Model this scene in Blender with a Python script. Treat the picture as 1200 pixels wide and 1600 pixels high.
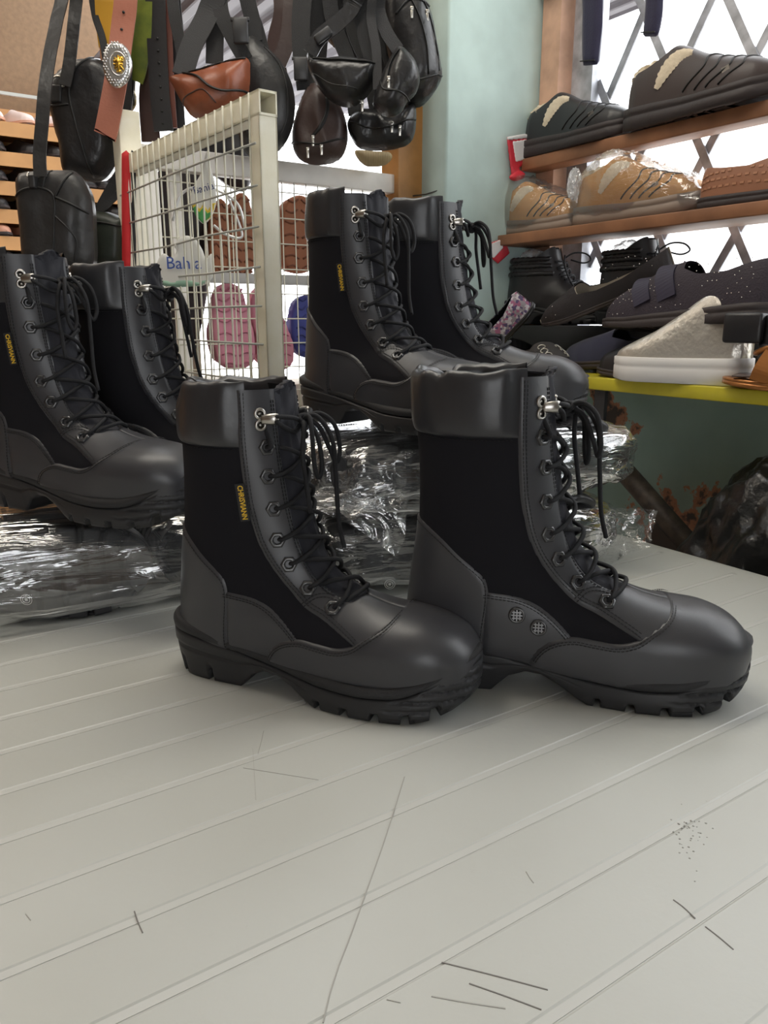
import bpy, bmesh, math, random
import numpy as np
from mathutils import Vector, Matrix, Euler, noise as mnoise

for _o in list(bpy.data.objects):
    bpy.data.objects.remove(_o)
SC = bpy.context.scene
COL = SC.collection
PI = math.pi
TAU = 2 * PI
random.seed(7)

# ------------------------------------------------------------------ camera
CAM_Z = 1.083
PITCH = math.radians(14.0)
FPX = 1200.0
cam_data = bpy.data.cameras.new('camera')
cam_data.sensor_fit = 'VERTICAL'
cam_data.sensor_height = 36.0
cam_data.lens = 36.0 * FPX / 1600.0
cam_data.clip_start = 0.02
cam_data.clip_end = 200
cam = bpy.data.objects.new('camera', cam_data)
COL.objects.link(cam)
cam.location = (0, 0, CAM_Z)
cam.rotation_euler = (PI / 2 - PITCH, 0, 0)
SC.camera = cam

# ------------------------------------------------------------------ view + world
SC.view_settings.view_transform = 'Standard'
SC.view_settings.look = 'None'
SC.view_settings.gamma = 1.0
SC.view_settings.use_curve_mapping = False
SC.view_settings.exposure = -0.55
world = bpy.data.worlds.new('daylight')
SC.world = world
world.use_nodes = True
_bg = world.node_tree.nodes['Background']
_bg.inputs['Color'].default_value = (0.95, 0.975, 1.0, 1)
_bg.inputs['Strength'].default_value = 8.0

# room frame: a runs along the table grooves, b runs along the window wall
ROT = math.radians(33.5)
AX = (math.cos(ROT), math.sin(ROT))
BX = (-math.sin(ROT), math.cos(ROT))


def R(a, b, z=0.0):
    return Vector((a * AX[0] + b * BX[0], a * AX[1] + b * BX[1], z))


def area_lamp(name, loc, rot, sx, sy, power, color):
    d = bpy.data.lights.new(name, 'AREA')
    d.shape = 'RECTANGLE'
    d.size = sx
    d.size_y = sy
    d.energy = power
    d.color = color
    o = bpy.data.objects.new(name, d)
    COL.objects.link(o)
    o.location = loc
    o.rotation_euler = rot
    return o


# unseen area lights overhead: one warm lamp, two added for fill
area_lamp('unseen_overhead_light', R(0.30, 0.95, 2.42), (0, 0, ROT), 1.3, 0.35, 20, (1.0, 0.94, 0.83))
area_lamp('unseen_overhead_light', R(-0.7, -1.0, 2.42), (0, 0, ROT), 1.3, 0.35, 2, (1.0, 0.97, 0.93))  # weak fill added behind the camera
area_lamp('unseen_overhead_light', R(-0.5, 2.2, 2.42), (0, 0, ROT), 1.3, 0.35, 16, (1.0, 0.9, 0.76))  # added to brighten the far shoe rack


def portal(loc, rot, sx, sy):
    """marks an opening so that daylight through it is sampled well; it gives no light of its own"""
    o = area_lamp('daylight_portal', loc, rot, sx, sy, 1, (1, 1, 1))
    o.data.cycles.is_portal = True
    return o


portal(R(1.44, 0.38, 1.58), (PI / 2, 0, ROT + PI / 2), 2.0, 1.25)         # lattice window
portal(R(0.95, 1.75, 1.2), (PI / 2, 0, ROT), 1.2, 2.2)                    # lane behind the fence
portal(R(-1.25, -2.38, 1.1), (PI / 2, 0, ROT + PI), 1.1, 2.2)              # unseen rear wall opening, added to bring in fill daylight


def PX(u, v, y):
    """world point at depth y whose picture lies at pixel (u, v) of the 1200 x 1600 frame"""
    a = (u - 600) / FPX
    b = (800 - v) / FPX
    fy = math.cos(PITCH) + b * math.sin(PITCH)
    fz = -math.sin(PITCH) + b * math.cos(PITCH)
    t = y / fy
    return Vector((a * t, y, CAM_Z + fz * t))


# ------------------------------------------------------------------ materials
MATS = {}


def mat(name, color, rough=0.5, metal=0.0, spec=0.5, bump=0.0, bscale=200.0, var=0.0, vscale=8.0, emit=0.0,
        coat=0.0, color2=None, wave=None, sheen=0.0, trans=0.0, detail=4.0, bdist=0.002):
    if name in MATS:
        return MATS[name]
    m = bpy.data.materials.new(name)
    m.use_nodes = True
    nt = m.node_tree
    N = nt.nodes
    p = N['Principled BSDF']
    p.inputs['Base Color'].default_value = (*color, 1)
    p.inputs['Roughness'].default_value = rough
    p.inputs['Metallic'].default_value = metal
    p.inputs['Specular IOR Level'].default_value = spec
    if coat:
        p.inputs['Coat Weight'].default_value = coat
        p.inputs['Coat Roughness'].default_value = 0.15
    if sheen:
        p.inputs['Sheen Weight'].default_value = sheen
    if trans:
        p.inputs['Transmission Weight'].default_value = trans
    tc = N.new('ShaderNodeTexCoord')
    if var > 0 or color2:
        n = N.new('ShaderNodeTexNoise')
        n.inputs['Scale'].default_value = vscale
        n.inputs['Detail'].default_value = detail
        nt.links.new(tc.outputs['Object'], n.inputs['Vector'])
        cr = N.new('ShaderNodeValToRGB')
        c2 = color2 if color2 else tuple(min(1, c * (1 + var)) for c in color)
        c1 = color if color2 else tuple(c * (1 - var) for c in color)
        cr.color_ramp.elements[0].position = 0.35
        cr.color_ramp.elements[1].position = 0.65
        cr.color_ramp.elements[0].color = (*c1, 1)
        cr.color_ramp.elements[1].color = (*c2, 1)
        nt.links.new(n.outputs['Fac'], cr.inputs['Fac'])
        nt.links.new(cr.outputs['Color'], p.inputs['Base Color'])
    if bump > 0:
        bn = N.new('ShaderNodeBump')
        bn.inputs['Strength'].default_value = bump
        bn.inputs['Distance'].default_value = bdist
        if wave:
            w = N.new('ShaderNodeTexWave')
            w.inputs['Scale'].default_value = wave
            w.inputs['Distortion'].default_value = 0.5
            nt.links.new(tc.outputs['Object'], w.inputs['Vector'])
            nt.links.new(w.outputs['Fac'], bn.inputs['Height'])
        else:
            n2 = N.new('ShaderNodeTexNoise')
            n2.inputs['Scale'].default_value = bscale
            n2.inputs['Detail'].default_value = 3.0
            nt.links.new(tc.outputs['Object'], n2.inputs['Vector'])
            nt.links.new(n2.outputs['Fac'], bn.inputs['Height'])
        nt.links.new(bn.outputs['Normal'], p.inputs['Normal'])
    if emit:
        p.inputs['Emission Color'].default_value = (*color, 1)
        p.inputs['Emission Strength'].default_value = emit
    MATS[name] = m
    return m


def film_mat(name, tint=(1, 1, 1), gloss=0.10, haze=0.05, rough=0.08):
    """thin clear plastic: lets light straight through, with a sharp sheen and a little milky haze"""
    if name in MATS:
        return MATS[name]
    m = bpy.data.materials.new(name)
    m.use_nodes = True
    nt = m.node_tree
    N = nt.nodes
    for n in list(N):
        N.remove(n)
    out = N.new('ShaderNodeOutputMaterial')
    tr = N.new('ShaderNodeBsdfTransparent')
    tr.inputs['Color'].default_value = (*tint, 1)
    gl = N.new('ShaderNodeBsdfGlossy')
    gl.inputs['Roughness'].default_value = rough
    gl.inputs['Color'].default_value = (1, 1, 1, 1)
    df = N.new('ShaderNodeBsdfDiffuse')
    df.inputs['Color'].default_value = (0.85, 0.87, 0.9, 1)
    lw = N.new('ShaderNodeLayerWeight')
    lw.inputs['Blend'].default_value = 0.25
    mr = N.new('ShaderNodeMapRange')
    mr.inputs['To Min'].default_value = gloss
    mr.inputs['To Max'].default_value = 0.75
    nt.links.new(lw.outputs['Fresnel'], mr.inputs['Value'])
    m1 = N.new('ShaderNodeMixShader')
    m1.inputs['Fac'].default_value = haze
    nt.links.new(tr.outputs[0], m1.inputs[1])
    nt.links.new(df.outputs[0], m1.inputs[2])
    m2 = N.new('ShaderNodeMixShader')
    nt.links.new(mr.outputs['Result'], m2.inputs['Fac'])
    nt.links.new(m1.outputs[0], m2.inputs[1])
    nt.links.new(gl.outputs[0], m2.inputs[2])
    tc = N.new('ShaderNodeTexCoord')
    ns = N.new('ShaderNodeTexNoise')
    ns.inputs['Scale'].default_value = 45
    ns.inputs['Detail'].default_value = 3
    ns.inputs['Distortion'].default_value = 1.2
    mp = N.new('ShaderNodeMapping')
    mp.inputs['Scale'].default_value = (0.16, 1.5, 1.5)
    mp.inputs['Rotation'].default_value = (0.3, 0.45, 0.4)
    nt.links.new(tc.outputs['Object'], mp.inputs['Vector'])
    nt.links.new(mp.outputs['Vector'], ns.inputs['Vector'])
    bn = N.new('ShaderNodeBump')
    bn.inputs['Strength'].default_value = 0.75
    bn.inputs['Distance'].default_value = 0.006
    nt.links.new(ns.outputs['Fac'], bn.inputs['Height'])
    nt.links.new(bn.outputs['Normal'], gl.inputs['Normal'])
    nt.links.new(m2.outputs[0], out.inputs['Surface'])
    MATS[name] = m
    return m


# ------------------------------------------------------------------ mesh helpers
def mesh(name, verts, faces, smooth=True):
    me = bpy.data.meshes.new(name)
    me.from_pydata([tuple(map(float, v)) for v in verts], [], [tuple(int(i) for i in f) for f in faces])
    me.validate()
    me.update()
    if smooth:
        me.polygons.foreach_set('use_smooth', [True] * len(me.polygons))
    return me


def link(name, me, material=None, parent=None, loc=None, rot=None, scale=None):
    o = bpy.data.objects.new(name, me)
    COL.objects.link(o)
    if material is not None and me is not None and len(me.materials) == 0:
        me.materials.append(material)
    if parent is not None:
        o.parent = parent
    if loc is not None:
        o.location = loc
    if rot is not None:
        o.rotation_euler = rot
    if scale is not None:
        o.scale = scale
    return o


def tag(o, label=None, cat=None, group=None, kind=None):
    if label:
        o['label'] = label
    if cat:
        o['category'] = cat
    if group:
        o['group'] = group
    if kind:
        o['kind'] = kind
    return o


def thing(name, label, cat, loc=(0, 0, 0), rot=(0, 0, 0), group=None):
    o = bpy.data.objects.new(name, None)
    o.empty_display_size = 0.05
    COL.objects.link(o)
    o.location = loc
    o.rotation_euler = rot
    return tag(o, label, cat, group)


def children(o):
    return [c for c in bpy.data.objects if c.parent == o]


def copy_tree(o, parent=None):
    kids = CHILD.get(o.name)
    if kids is None:
        kids = CHILD[o.name] = children(o)
    c = o.copy()
    COL.objects.link(c)
    c.parent = parent
    for ch in kids:
        copy_tree(ch, c)
    return c


CHILD = {}


class MB:
    """collects shapes and links them as one mesh object"""

    def __init__(s):
        s.v, s.f, s.sm = [], [], []

    def add(s, verts, faces, smooth=False):
        n = len(s.v)
        s.v += [tuple(map(float, p)) for p in verts]
        s.f += [tuple(int(i) + n for i in f) for f in faces]
        s.sm += [smooth] * len(faces)
        return s

    def box(s, x0, x1, y0, y1, z0, z1, bev=0.0):
        if bev <= 0:
            vs = [(x, y, z) for x in (x0, x1) for y in (y0, y1) for z in (z0, z1)]
            s.add(vs, [(0, 1, 3, 2), (4, 6, 7, 5), (0, 4, 5, 1), (2, 3, 7, 6), (0, 2, 6, 4), (1, 5, 7, 3)])
        else:
            bm = bmesh.new()
            bmesh.ops.create_cube(bm, size=1)
            for q in bm.verts:
                q.co = Vector(((x0 + x1) / 2 + q.co.x * (x1 - x0), (y0 + y1) / 2 + q.co.y * (y1 - y0),
                               (z0 + z1) / 2 + q.co.z * (z1 - z0)))
            bmesh.ops.bevel(bm, geom=bm.edges[:], offset=bev, segments=2, affect='EDGES', profile=0.5)
            s.bm(bm, True)
        return s

    def bm(s, bm, smooth=False, M=None):
        bm.verts.index_update()
        vs = [(M @ q.co if M else q.co) for q in bm.verts]
        s.add(vs, [[q.index for q in f.verts] for f in bm.faces], smooth)
        bm.free()
        return s

    def tube(s, pts, r, n=8, cap=True, flat=1.0, up=None):
        v, f = tube(pts, r, n, cap, flat, up)
        return s.add(v, f, True)

    def strap(s, pts, w, th, side):
        v, f = strap(pts, w, th, side)
        return s.add(v, f, False)

    def xform(s, M):
        s.v = [tuple(M @ Vector(p)) for p in s.v]
        return s

    def mesh(s, name='m'):
        me = bpy.data.meshes.new(name)
        me.from_pydata(s.v, [], s.f)
        me.polygons.foreach_set('use_smooth', s.sm)
        me.update()
        return me

    def build(s, name, material, parent=None, loc=None, rot=None):
        return link(name, s.mesh(name), material, parent, loc, rot)


def catmull(P, n):
    P = np.asarray(P, float)
    k = len(P)
    t = np.linspace(0, k - 1, n)
    i = np.clip(np.floor(t).astype(int), 0, k - 2)
    f = (t - i)[:, None]
    E = np.vstack([2 * P[0] - P[1], P, 2 * P[-1] - P[-2]])
    p0, p1, p2, p3 = E[i], E[i + 1], E[i + 2], E[i + 3]
    return 0.5 * ((2 * p1) + (-p0 + p2) * f + (2 * p0 - 5 * p1 + 4 * p2 - p3) * f ** 2 + (-p0 + 3 * p1 - 3 * p2 + p3) * f ** 3)


def smooth(a, b, x):
    t = np.clip((np.asarray(x, float) - a) / (b - a), 0, 1)
    return t * t * (3 - 2 * t)


def frames(P, up=None):
    P = np.asarray(P, float)
    T = np.gradient(P, axis=0)
    T /= np.maximum(np.linalg.norm(T, axis=1)[:, None], 1e-9)
    u = np.array(up if up is not None else (0.13, 0.21, 1.0), float)
    if abs(np.dot(u / np.linalg.norm(u), T[0])) > 0.97:
        u = np.array((1.0, 0.2, 0.1))
    Ns, Bs = [], []
    nrm = u
    for t in T:
        nrm = nrm - t * np.dot(nrm, t)
        l = np.linalg.norm(nrm)
        nrm = nrm / l if l > 1e-6 else np.array((1.0, 0, 0))
        Ns.append(nrm)
        Bs.append(np.cross(t, nrm))
    return T, np.array(Ns), np.array(Bs)


def tube(pts, r, n=8, cap=True, flat=1.0, up=None):
    P = np.asarray(pts, float)
    T, Nn, Bb = frames(P, up)
    r = np.broadcast_to(np.asarray(r, float), (len(P),))
    V, F = [], []
    for i in range(len(P)):
        for j in range(n):
            a = TAU * j / n
            V.append(P[i] + r[i] * (math.cos(a) * flat * Nn[i] + math.sin(a) * Bb[i]))
    for i in range(len(P) - 1):
        for j in range(n):
            F.append((i * n + j, i * n + (j + 1) % n, (i + 1) * n + (j + 1) % n, (i + 1) * n + j))
    if cap:
        F.append(tuple(range(n - 1, -1, -1)))
        F.append(tuple((len(P) - 1) * n + j for j in range(n)))
    return V, F


def strap(pts, w, th, side):
    """flat band along pts; side = width direction (vector or one per point)"""
    P = np.asarray(pts, float)
    S = np.broadcast_to(np.asarray(side, float), P.shape)
    T = np.gradient(P, axis=0)
    T /= np.linalg.norm(T, axis=1)[:, None]
    S = S - T * (S * T).sum(1)[:, None]
    S = S / np.linalg.norm(S, axis=1)[:, None]
    Nn = np.cross(T, S)
    ww = np.broadcast_to(np.asarray(w, float), (len(P),))[:, None]
    V = np.stack([P - S * ww / 2 - Nn * th / 2, P + S * ww / 2 - Nn * th / 2, P + S * ww / 2 + Nn * th / 2, P - S * ww / 2 + Nn * th / 2], 1).reshape(-1, 3)
    F = []
    for i in range(len(P) - 1):
        for j in range(4):
            F.append((4 * i + j, 4 * i + (j + 1) % 4, 4 * i + 4 + (j + 1) % 4, 4 * i + 4 + j))
    F += [(3, 2, 1, 0), tuple(4 * (len(P) - 1) + j for j in range(4))]
    return V, F


def text_mesh(body, size, extrude=0.0002, shear=0.0, bold=0.0):
    c = bpy.data.curves.new('lettering', 'FONT')
    c.body = body
    c.size = size
    c.extrude = extrude
    c.align_x = 'CENTER'
    c.align_y = 'CENTER'
    c.resolution_u = 2
    c.shear = shear
    c.offset = bold
    o = bpy.data.objects.new('lettering', c)
    COL.objects.link(o)
    dg = bpy.context.evaluated_depsgraph_get()
    me = bpy.data.meshes.new_from_object(o.evaluated_get(dg))
    bpy.data.objects.remove(o)
    bpy.data.curves.remove(c)
    return me


def fbm(p, s, o=3):
    return mnoise.fractal(Vector(p) * s, 1.0, 2.0, o)


def grid_faces(nu, nv, wrap_v=False, wrap_u=False):
    F = []
    for i in range(nu if wrap_u else nu - 1):
        for j in range(nv if wrap_v else nv - 1):
            i2, j2 = (i + 1) % nu, (j + 1) % nv
            F.append((i * nv + j, i * nv + j2, i2 * nv + j2, i2 * nv + j))
    return F
# ------------------------------------------------------------------ combat boot
M_LEA = mat('black_leather', (0.043, 0.043, 0.048), 0.37, spec=0.5, bump=0.12, bscale=1400, bdist=0.0006)
M_COL = mat('soft_black_leather', (0.028, 0.028, 0.031), 0.34, spec=0.5, bump=0.12, bscale=60, bdist=0.004)
M_FAB = mat('black_canvas', (0.0115, 0.0112, 0.0140), 0.85, spec=0.15, bump=0.25, bscale=1800, bdist=0.0006)
M_TON = mat('black_nylon', (0.020, 0.020, 0.026), 0.7, spec=0.3, bump=0.2, bscale=900, bdist=0.0006)
M_SOL = mat('black_rubber', (0.024, 0.024, 0.026), 0.48, spec=0.4, bump=0.1, bscale=800, bdist=0.0006)
M_WEL = mat('textured_rubber', (0.021, 0.021, 0.023), 0.62, spec=0.4, bump=0.5, bscale=1200, bdist=0.001)
M_LAC = mat('black_cord', (0.014, 0.014, 0.016), 0.75, spec=0.3, bump=0.5, bscale=1500, bdist=0.001)
M_EYE = mat('black_enamel', (0.035, 0.035, 0.037), 0.22, spec=0.8)
M_HOK = mat('nickel', (0.46, 0.44, 0.41), 0.30, metal=1.0)
M_STI = mat('black_thread', (0.006, 0.006, 0.007), 0.8)
M_TAG = mat('black_label', (0.012, 0.012, 0.014), 0.7)
M_YEL = mat('yellow_thread', (0.75, 0.47, 0.02), 0.6)
M_LIN = mat('dark_lining', (0.012, 0.012, 0.013), 0.9, spec=0.1)
M_VEN = mat('grey_mesh_metal', (0.25, 0.25, 0.26), 0.35, metal=0.9)

RINGS = np.array([
    # Fx    Fz     Kx     Kz     w      wb     yc
    (.124, .278, .009, .278, .047, .0, .0),
    (.127, .245, .011, .240, .0465, .0, .0),
    (.132, .208, .014, .195, .045, .0, .0),
    (.138, .176, .013, .148, .043, .0, .0),
    (.146, .150, .008, .105, .0415, .0, .0),
    (.156, .129, .004, .065, .041, .0, .0),
    (.168, .113, .010, .042, .041, .016, .0),
    (.182, .102, .050, .038, .042, .0325, .0),
    (.198, .0935, .100, .034, .044, .033, .001),
    (.217, .087, .150, .028, .047, .040, .002),
    (.240, .0830, .200, .024, .049, .0465, .003),
    (.264, .0795, .245, .025, .046, .0455, .004),
    (.283, .0715, .272, .028, .038, .0375, .005),
    (.2955, .0590, .2905, .033, .0240, .0250, .005),
    (.3010, .044, .300, .041, .002, .002, .005)])
NT, NH = 150, 60


def body_grid(lean=0.0):
    Rg = RINGS.copy()
    Rg[:4, 2] += np.array((1.0, .75, .4, .1)) * lean
    C = catmull(Rg, NT)
    th = np.linspace(0, PI, NH + 1)
    V = np.zeros((NT, 2 * NH + 1, 3))
    TH = np.concatenate([th, th[::-1][:-1]])
    SD = np.concatenate([-np.ones(NH + 1), np.ones(NH)])
    for i in range(NT):
        fx, fz, kx, kz, w, wb, yc = C[i]
        w, wb = max(w, .0005), max(wb, 0)
        mx, mz, dx, dz = (fx + kx) / 2, (fz + kz) / 2, (fx - kx) / 2, (fz - kz) / 2
        foot = float(smooth(70, 110, i))
        p = 1.0 - 0.22 * foot
        s = np.sin(TH).clip(0) ** p
        y = np.where(TH < PI / 2, w * s, wb + (w - wb) * s)
        V[i, :, 0] = mx + dx * np.cos(TH)
        V[i, :, 2] = mz + dz * np.cos(TH)
        V[i, :, 1] = yc + SD * y
    # normals
    dt = np.gradient(V, axis=0)
    E = np.concatenate([V[:, -1:], V, V[:, :1]], 1)
    dk = (E[:, 2:] - E[:, :-2])
    Nn = np.cross(dk, dt)
    Nn /= np.maximum(np.linalg.norm(Nn, axis=2)[:, :, None], 1e-9)
    ctr = V.mean(axis=1, keepdims=True)
    if ((V - ctr) * Nn).sum() < 0:
        Nn = -Nn
    return V, Nn


def poly_sdf(X, Z, poly):
    """signed distance to a closed polygon, positive inside"""
    P = np.asarray(poly, float)
    Q = np.roll(P, -1, axis=0)
    d = np.full(X.shape, 1e9)
    ins = np.zeros(X.shape, bool)
    for (x0, z0), (x1, z1) in zip(P, Q):
        ex, ez = x1 - x0, z1 - z0
        l2 = ex * ex + ez * ez
        if l2 < 1e-14:
            continue
        t = np.clip(((X - x0) * ex + (Z - z0) * ez) / l2, 0, 1)
        d = np.minimum(d, np.hypot(X - x0 - t * ex, Z - z0 - t * ez))
        c = (z0 > Z) != (z1 > Z)
        with np.errstate(divide='ignore', invalid='ignore'):
            xi = x0 + (Z - z0) * ex / (ez if abs(ez) > 1e-12 else 1e-12)
        ins ^= c & (X < xi)
    return np.where(ins, d, -d)


def clip_surface(V, F):
    """keep the part of triangles where field >= 0; V (n,4+): position + field. returns verts, faces"""
    f = V[:, 3]
    out_v = []
    vmap = {}
    emap = {}
    faces = []

    def vid(i):
        if i not in vmap:
            vmap[i] = len(out_v)
            out_v.append(V[i])
        return vmap[i]

    def eid(i, j):
        k = (i, j) if i < j else (j, i)
        if k not in emap:
            a, b = k
            t = f[a] / (f[a] - f[b])
            q = V[a] + t * (V[b] - V[a])
            q[3] = 0.0
            emap[k] = len(out_v)
            out_v.append(q)
        return emap[k]

    for q in F:
        s = [f[i] >= 0 for i in q]
        if not any(s):
            continue
        if all(s):
            faces.append([vid(i) for i in q])
            continue
        pol = []
        n = len(q)
        for a in range(n):
            i, j = q[a], q[(a + 1) % n]
            if s[a]:
                pol.append(vid(i))
            if s[a] != s[(a + 1) % n]:
                pol.append(eid(i, j))
        if len(pol) >= 3:
            faces.append(pol)
    return np.array(out_v), faces


def dense(pts, n=60):
    return catmull(pts, n)


EYE_REAR = [(.0955, .300), (.0962, .276), (.0968, .236), (.0992, .198), (.1026, .171), (.1106, .141), (.1264, .114),
            (.1489, .091), (.1724, .0796), (.1975, .0665), (.204, .0625)]
VAMP_TOP = [(.1125, .018), (.116, .040), (.1285, .0553), (.1484, .0622), (.168, .0612), (.1853, .0600), (.200, .0635), (.2116, .0707),
            (.2255, .0795), (.2330, .090), (.238, .11)]
HEEL_EDGE = [(-.02, .162), (.010, .155), (.0325, .1432), (.0535, .1264), (.0707, .1131), (.0775, .1037), (.0788, .088), (.0755, .055), (.0745, .02)]
QUARTER_EDGE = [(.074, .0968), (.0822, .0963), (.1045, .0929), (.1261, .0826), (.1471, .0644), (.155, .050), (.165, .02)]
EYELETS = [(.1159, .2307), (.1182, .2044), (.1226, .174), (.1258, .1482), (.1351, .1245), (.1512, .104), (.1762, .0885)]
HOOK = (.1124, .2540)


class Boot:
    pass


def make_boot_meshes(sg):
    """all meshes of one boot. sg=+1: right boot (outer side towards -y), sg=-1: mirrored left boot"""
    B = Boot()
    V, Nn = body_grid(.011 if sg > 0 else -.002)
    nv = V.shape[1]
    X, Y, Z = V[..., 0], V[..., 1], V[..., 2]
    F = grid_faces(NT, nv, wrap_v=True)
    front = np.zeros((NT, nv), bool)
    front[:, :NH // 2] = True
    front[:, -(NH // 2):] = True
    yc = catmull(RINGS, NT)[:, 6][:, None]
    gap = 0.0180 * smooth(.203, .178, X) - 0.006 * smooth(.190, .205, X)
    gapf = np.where(front, np.abs(Y - yc) - gap, 0.05)

    def M(verts):
        verts = np.asarray(verts, float).copy()
        verts[:, 1] *= sg
        return verts

    def MF(faces):
        return faces if sg > 0 else [tuple(reversed(f)) for f in faces]

    def out(verts, faces, name, sm=True):
        return mesh(name, M(verts), MF(faces), sm)

    def panel(field, d, name, rise=0.0018, base=-0.0006, extra=None, side=0):
        fld = np.minimum(field, 0.02)
        if side:
            cols = np.arange(nv)
            ok = (cols <= NH) if side < 0 else (cols > NH)
            fld = np.where(ok[None, :], fld, -0.01)
            if side > 0:   # keep the shared centre lines
                fld[:, 0] = np.minimum(field[:, 0], 0.02)
                fld[:, NH] = np.minimum(field[:, NH], 0.02)
        D = d if extra is None else d + extra
        D = np.broadcast_to(D, fld.shape)
        VV = np.concatenate([V, fld[..., None], Nn, D[..., None]], 2).reshape(-1, 8)
        v, f = clip_surface(VV, F)
        if len(v) == 0:
            return None
        h = base + (v[:, 7] - base) * smooth(-0.0002, rise, v[:, 3])
        n = v[:, 4:7] / np.maximum(np.linalg.norm(v[:, 4:7], axis=1)[:, None], 1e-9)
        return out(v[:, :3] + n * h[:, None], f, name)

    def nz(s, amp, off=0.0):
        a = np.zeros((NT, nv))
        for i in range(NT):
            for j in range(nv):
                a[i, j] = mnoise.noise(Vector((X[i, j] * s + off, Y[i, j] * s, Z[i, j] * s)))
        return a * amp

    er = dense(EYE_REAR)
    vt = dense(VAMP_TOP)
    he = dense(HEEL_EDGE)
    qe = dense(QUARTER_EDGE)
    f_eye = np.minimum(poly_sdf(X, Z, list(er) + [(.212, .060), (.222, .070), (.236, .082), (.244, .098), (.252, .12), (.30, .16), (.30, .33), (.0955, .33)]), gapf)
    f_vamp = poly_sdf(X, Z, list(vt) + [(.36, .14), (.36, -.02), (.1125, -.02)])
    f_heel = poly_sdf(X, Z, list(he) + [(.0745, -.02), (-.05, -.02), (-.05, .162)])
    f_quar = poly_sdf(X, Z, list(qe) + [(.165, -.02), (.074, -.02)])
    dent = nz(16, 0.0012)
    fine = nz(45, 0.0004, 3.0)
    B.parts = []
    # cloth shaft: everything behind the lace gap
    f_shaft = np.minimum(gapf - 0.003, 0.240 - Z)
    B.parts.append(('shaft', panel(f_shaft, 0.0, 'boot_shaft', base=0.0, extra=dent * 0.6), M_FAB))
    B.parts.append(('heel_counter', panel(f_heel, 0.0017, 'boot_heel_counter', extra=fine), M_LEA))
    B.parts.append(('quarter_panel', panel(f_quar, 0.0012, 'boot_quarter_panel', side=-1, extra=fine), M_LEA))
    B.parts.append(('quarter_panel', panel(f_quar, 0.0012, 'boot_quarter_panel', side=1, extra=fine), M_LEA))
    B.parts.append(('facing', panel(f_eye, 0.0024, 'boot_facing', side=-1, extra=dent), M_LEA))
    B.parts.append(('facing', panel(f_eye, 0.0024, 'boot_facing', side=1, extra=dent), M_LEA))
    B.parts.append(('vamp', panel(f_vamp, 0.0034, 'boot_vamp', extra=fine * 0.7), M_LEA))
    # tongue
    f_ton = np.where(front, gap + 0.012 - np.abs(Y - yc), -0.02)
    f_ton = np.minimum(f_ton, .206 - X)
    fold = np.zeros((NT, nv))
    for i in range(NT):
        for j in list(range(0, NH // 2)) + list(range(nv - NH // 2, nv)):
            fold[i, j] = mnoise.noise(Vector((X[i, j] * 40, Y[i, j] * 130, Z[i, j] * 55))) * 0.0032
    B.parts.append(('tongue', panel(f_ton, 0.0004, 'boot_tongue', base=-0.008, rise=0.004, extra=fold), M_TON))
    # tongue top that stands out of the shaft
    tv, tf = [], []
    nj = 13
    for i in range(9):
        for j in range(nj):
            a = (j / (nj - 1) - .5) * 2
            zz = .268 + (.0165 - .006 * a * a) * i / 8
            wd = 0.021 * math.sqrt(max(0.02, 1 - max(0, (i - 3) / 5.2) ** 2 * 0.8))
            yy = a * wd
            xx = .1245 - .002 - .0575 * (1 - math.sqrt(1 - (yy / .047) ** 2)) + .004 * (i / 8) + .0015 * math.sin(j * 1.9 + i)
            tv.append((xx, yy, zz))
    tv2 = [(x - .005, y * .97, z) for x, y, z in tv]
    g = grid_faces(9, nj)
    tf = g + [tuple(q + len(tv) for q in reversed(f)) for f in g]
    L = len(tv)
    rim = [i * nj for i in range(9)] + [8 * nj + j for j in range(1, nj)] + [i * nj + nj - 1 for i in range(7, -1, -1)]
    for a, b in zip(rim[:-1], rim[1:]):
        tf.append((a, b, b + L, a + L))
    B.parts.append(('tongue_top', out(tv + tv2, tf, 'boot_tongue_top'), M_TON))
    # padded collar rolled over the top edge
    prof = [(-.0006, .2355), (.0022, .2375), (.0036, .243), (.0040, .252), (.0038, .264), (.0036, .274), (.0028, .2815), (.0008, .2862),
            (-.003, .288), (-.0075, .286), (-.010, .283), (-.011, .27), (-.0115, .25), (-.012, .232)]
    prof = catmull(prof, 34) - np.array((0, .0065))
    XE = .104
    cols = [k for k in range(nv) if X[6, k] < XE]
    cv, cf = [], []
    for (dn, zz) in prof:
        rim_ = float(smooth(.255, .284, zz))
        ring_t = np.interp(zz, Z[:40, NH][::-1], np.arange(40)[::-1])
        for k in cols:
            i0 = int(min(38, math.floor(ring_t)))
            fr = ring_t - i0
            p = V[i0, k] * (1 - fr) + V[i0 + 1, k] * fr
            n = Nn[min(i0 + 2, 20), k].copy()
            n[2] = 0
            n /= np.linalg.norm(n)
            ed = float(smooth(XE - .006, XE - .022, p[0]))
            zt_ = np.interp(p[0], [0, .14], [.284, .288])
            w1 = mnoise.noise(Vector((p[0] * 30, p[1] * 30, 1.7)))
            w2 = mnoise.noise(Vector((p[0] * 75, p[1] * 75, zz * 22 + 5)))
            notch = math.exp(-((p[0] - .030) / .008) ** 2) * (0.010 if p[1] < 0 else 0.004)
            dz = rim_ * (0.0055 * w1 + 0.0025 * w2 - notch + .002)
            dd = dn * (0.25 + 0.75 * ed) + 0.0016 * w2 * (0.4 + rim_) - rim_ * notch * 0.5
            cv.append((p[0] + n[0] * dd, p[1] + n[1] * dd, zz + dz))
    B.parts.append(('collar', out(cv, [tuple(reversed(f)) for f in grid_faces(len(prof), len(cols))], 'boot_collar'), M_COL))
    # lining and insole inside the shaft
    rows = list(range(0, 62, 3))
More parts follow.
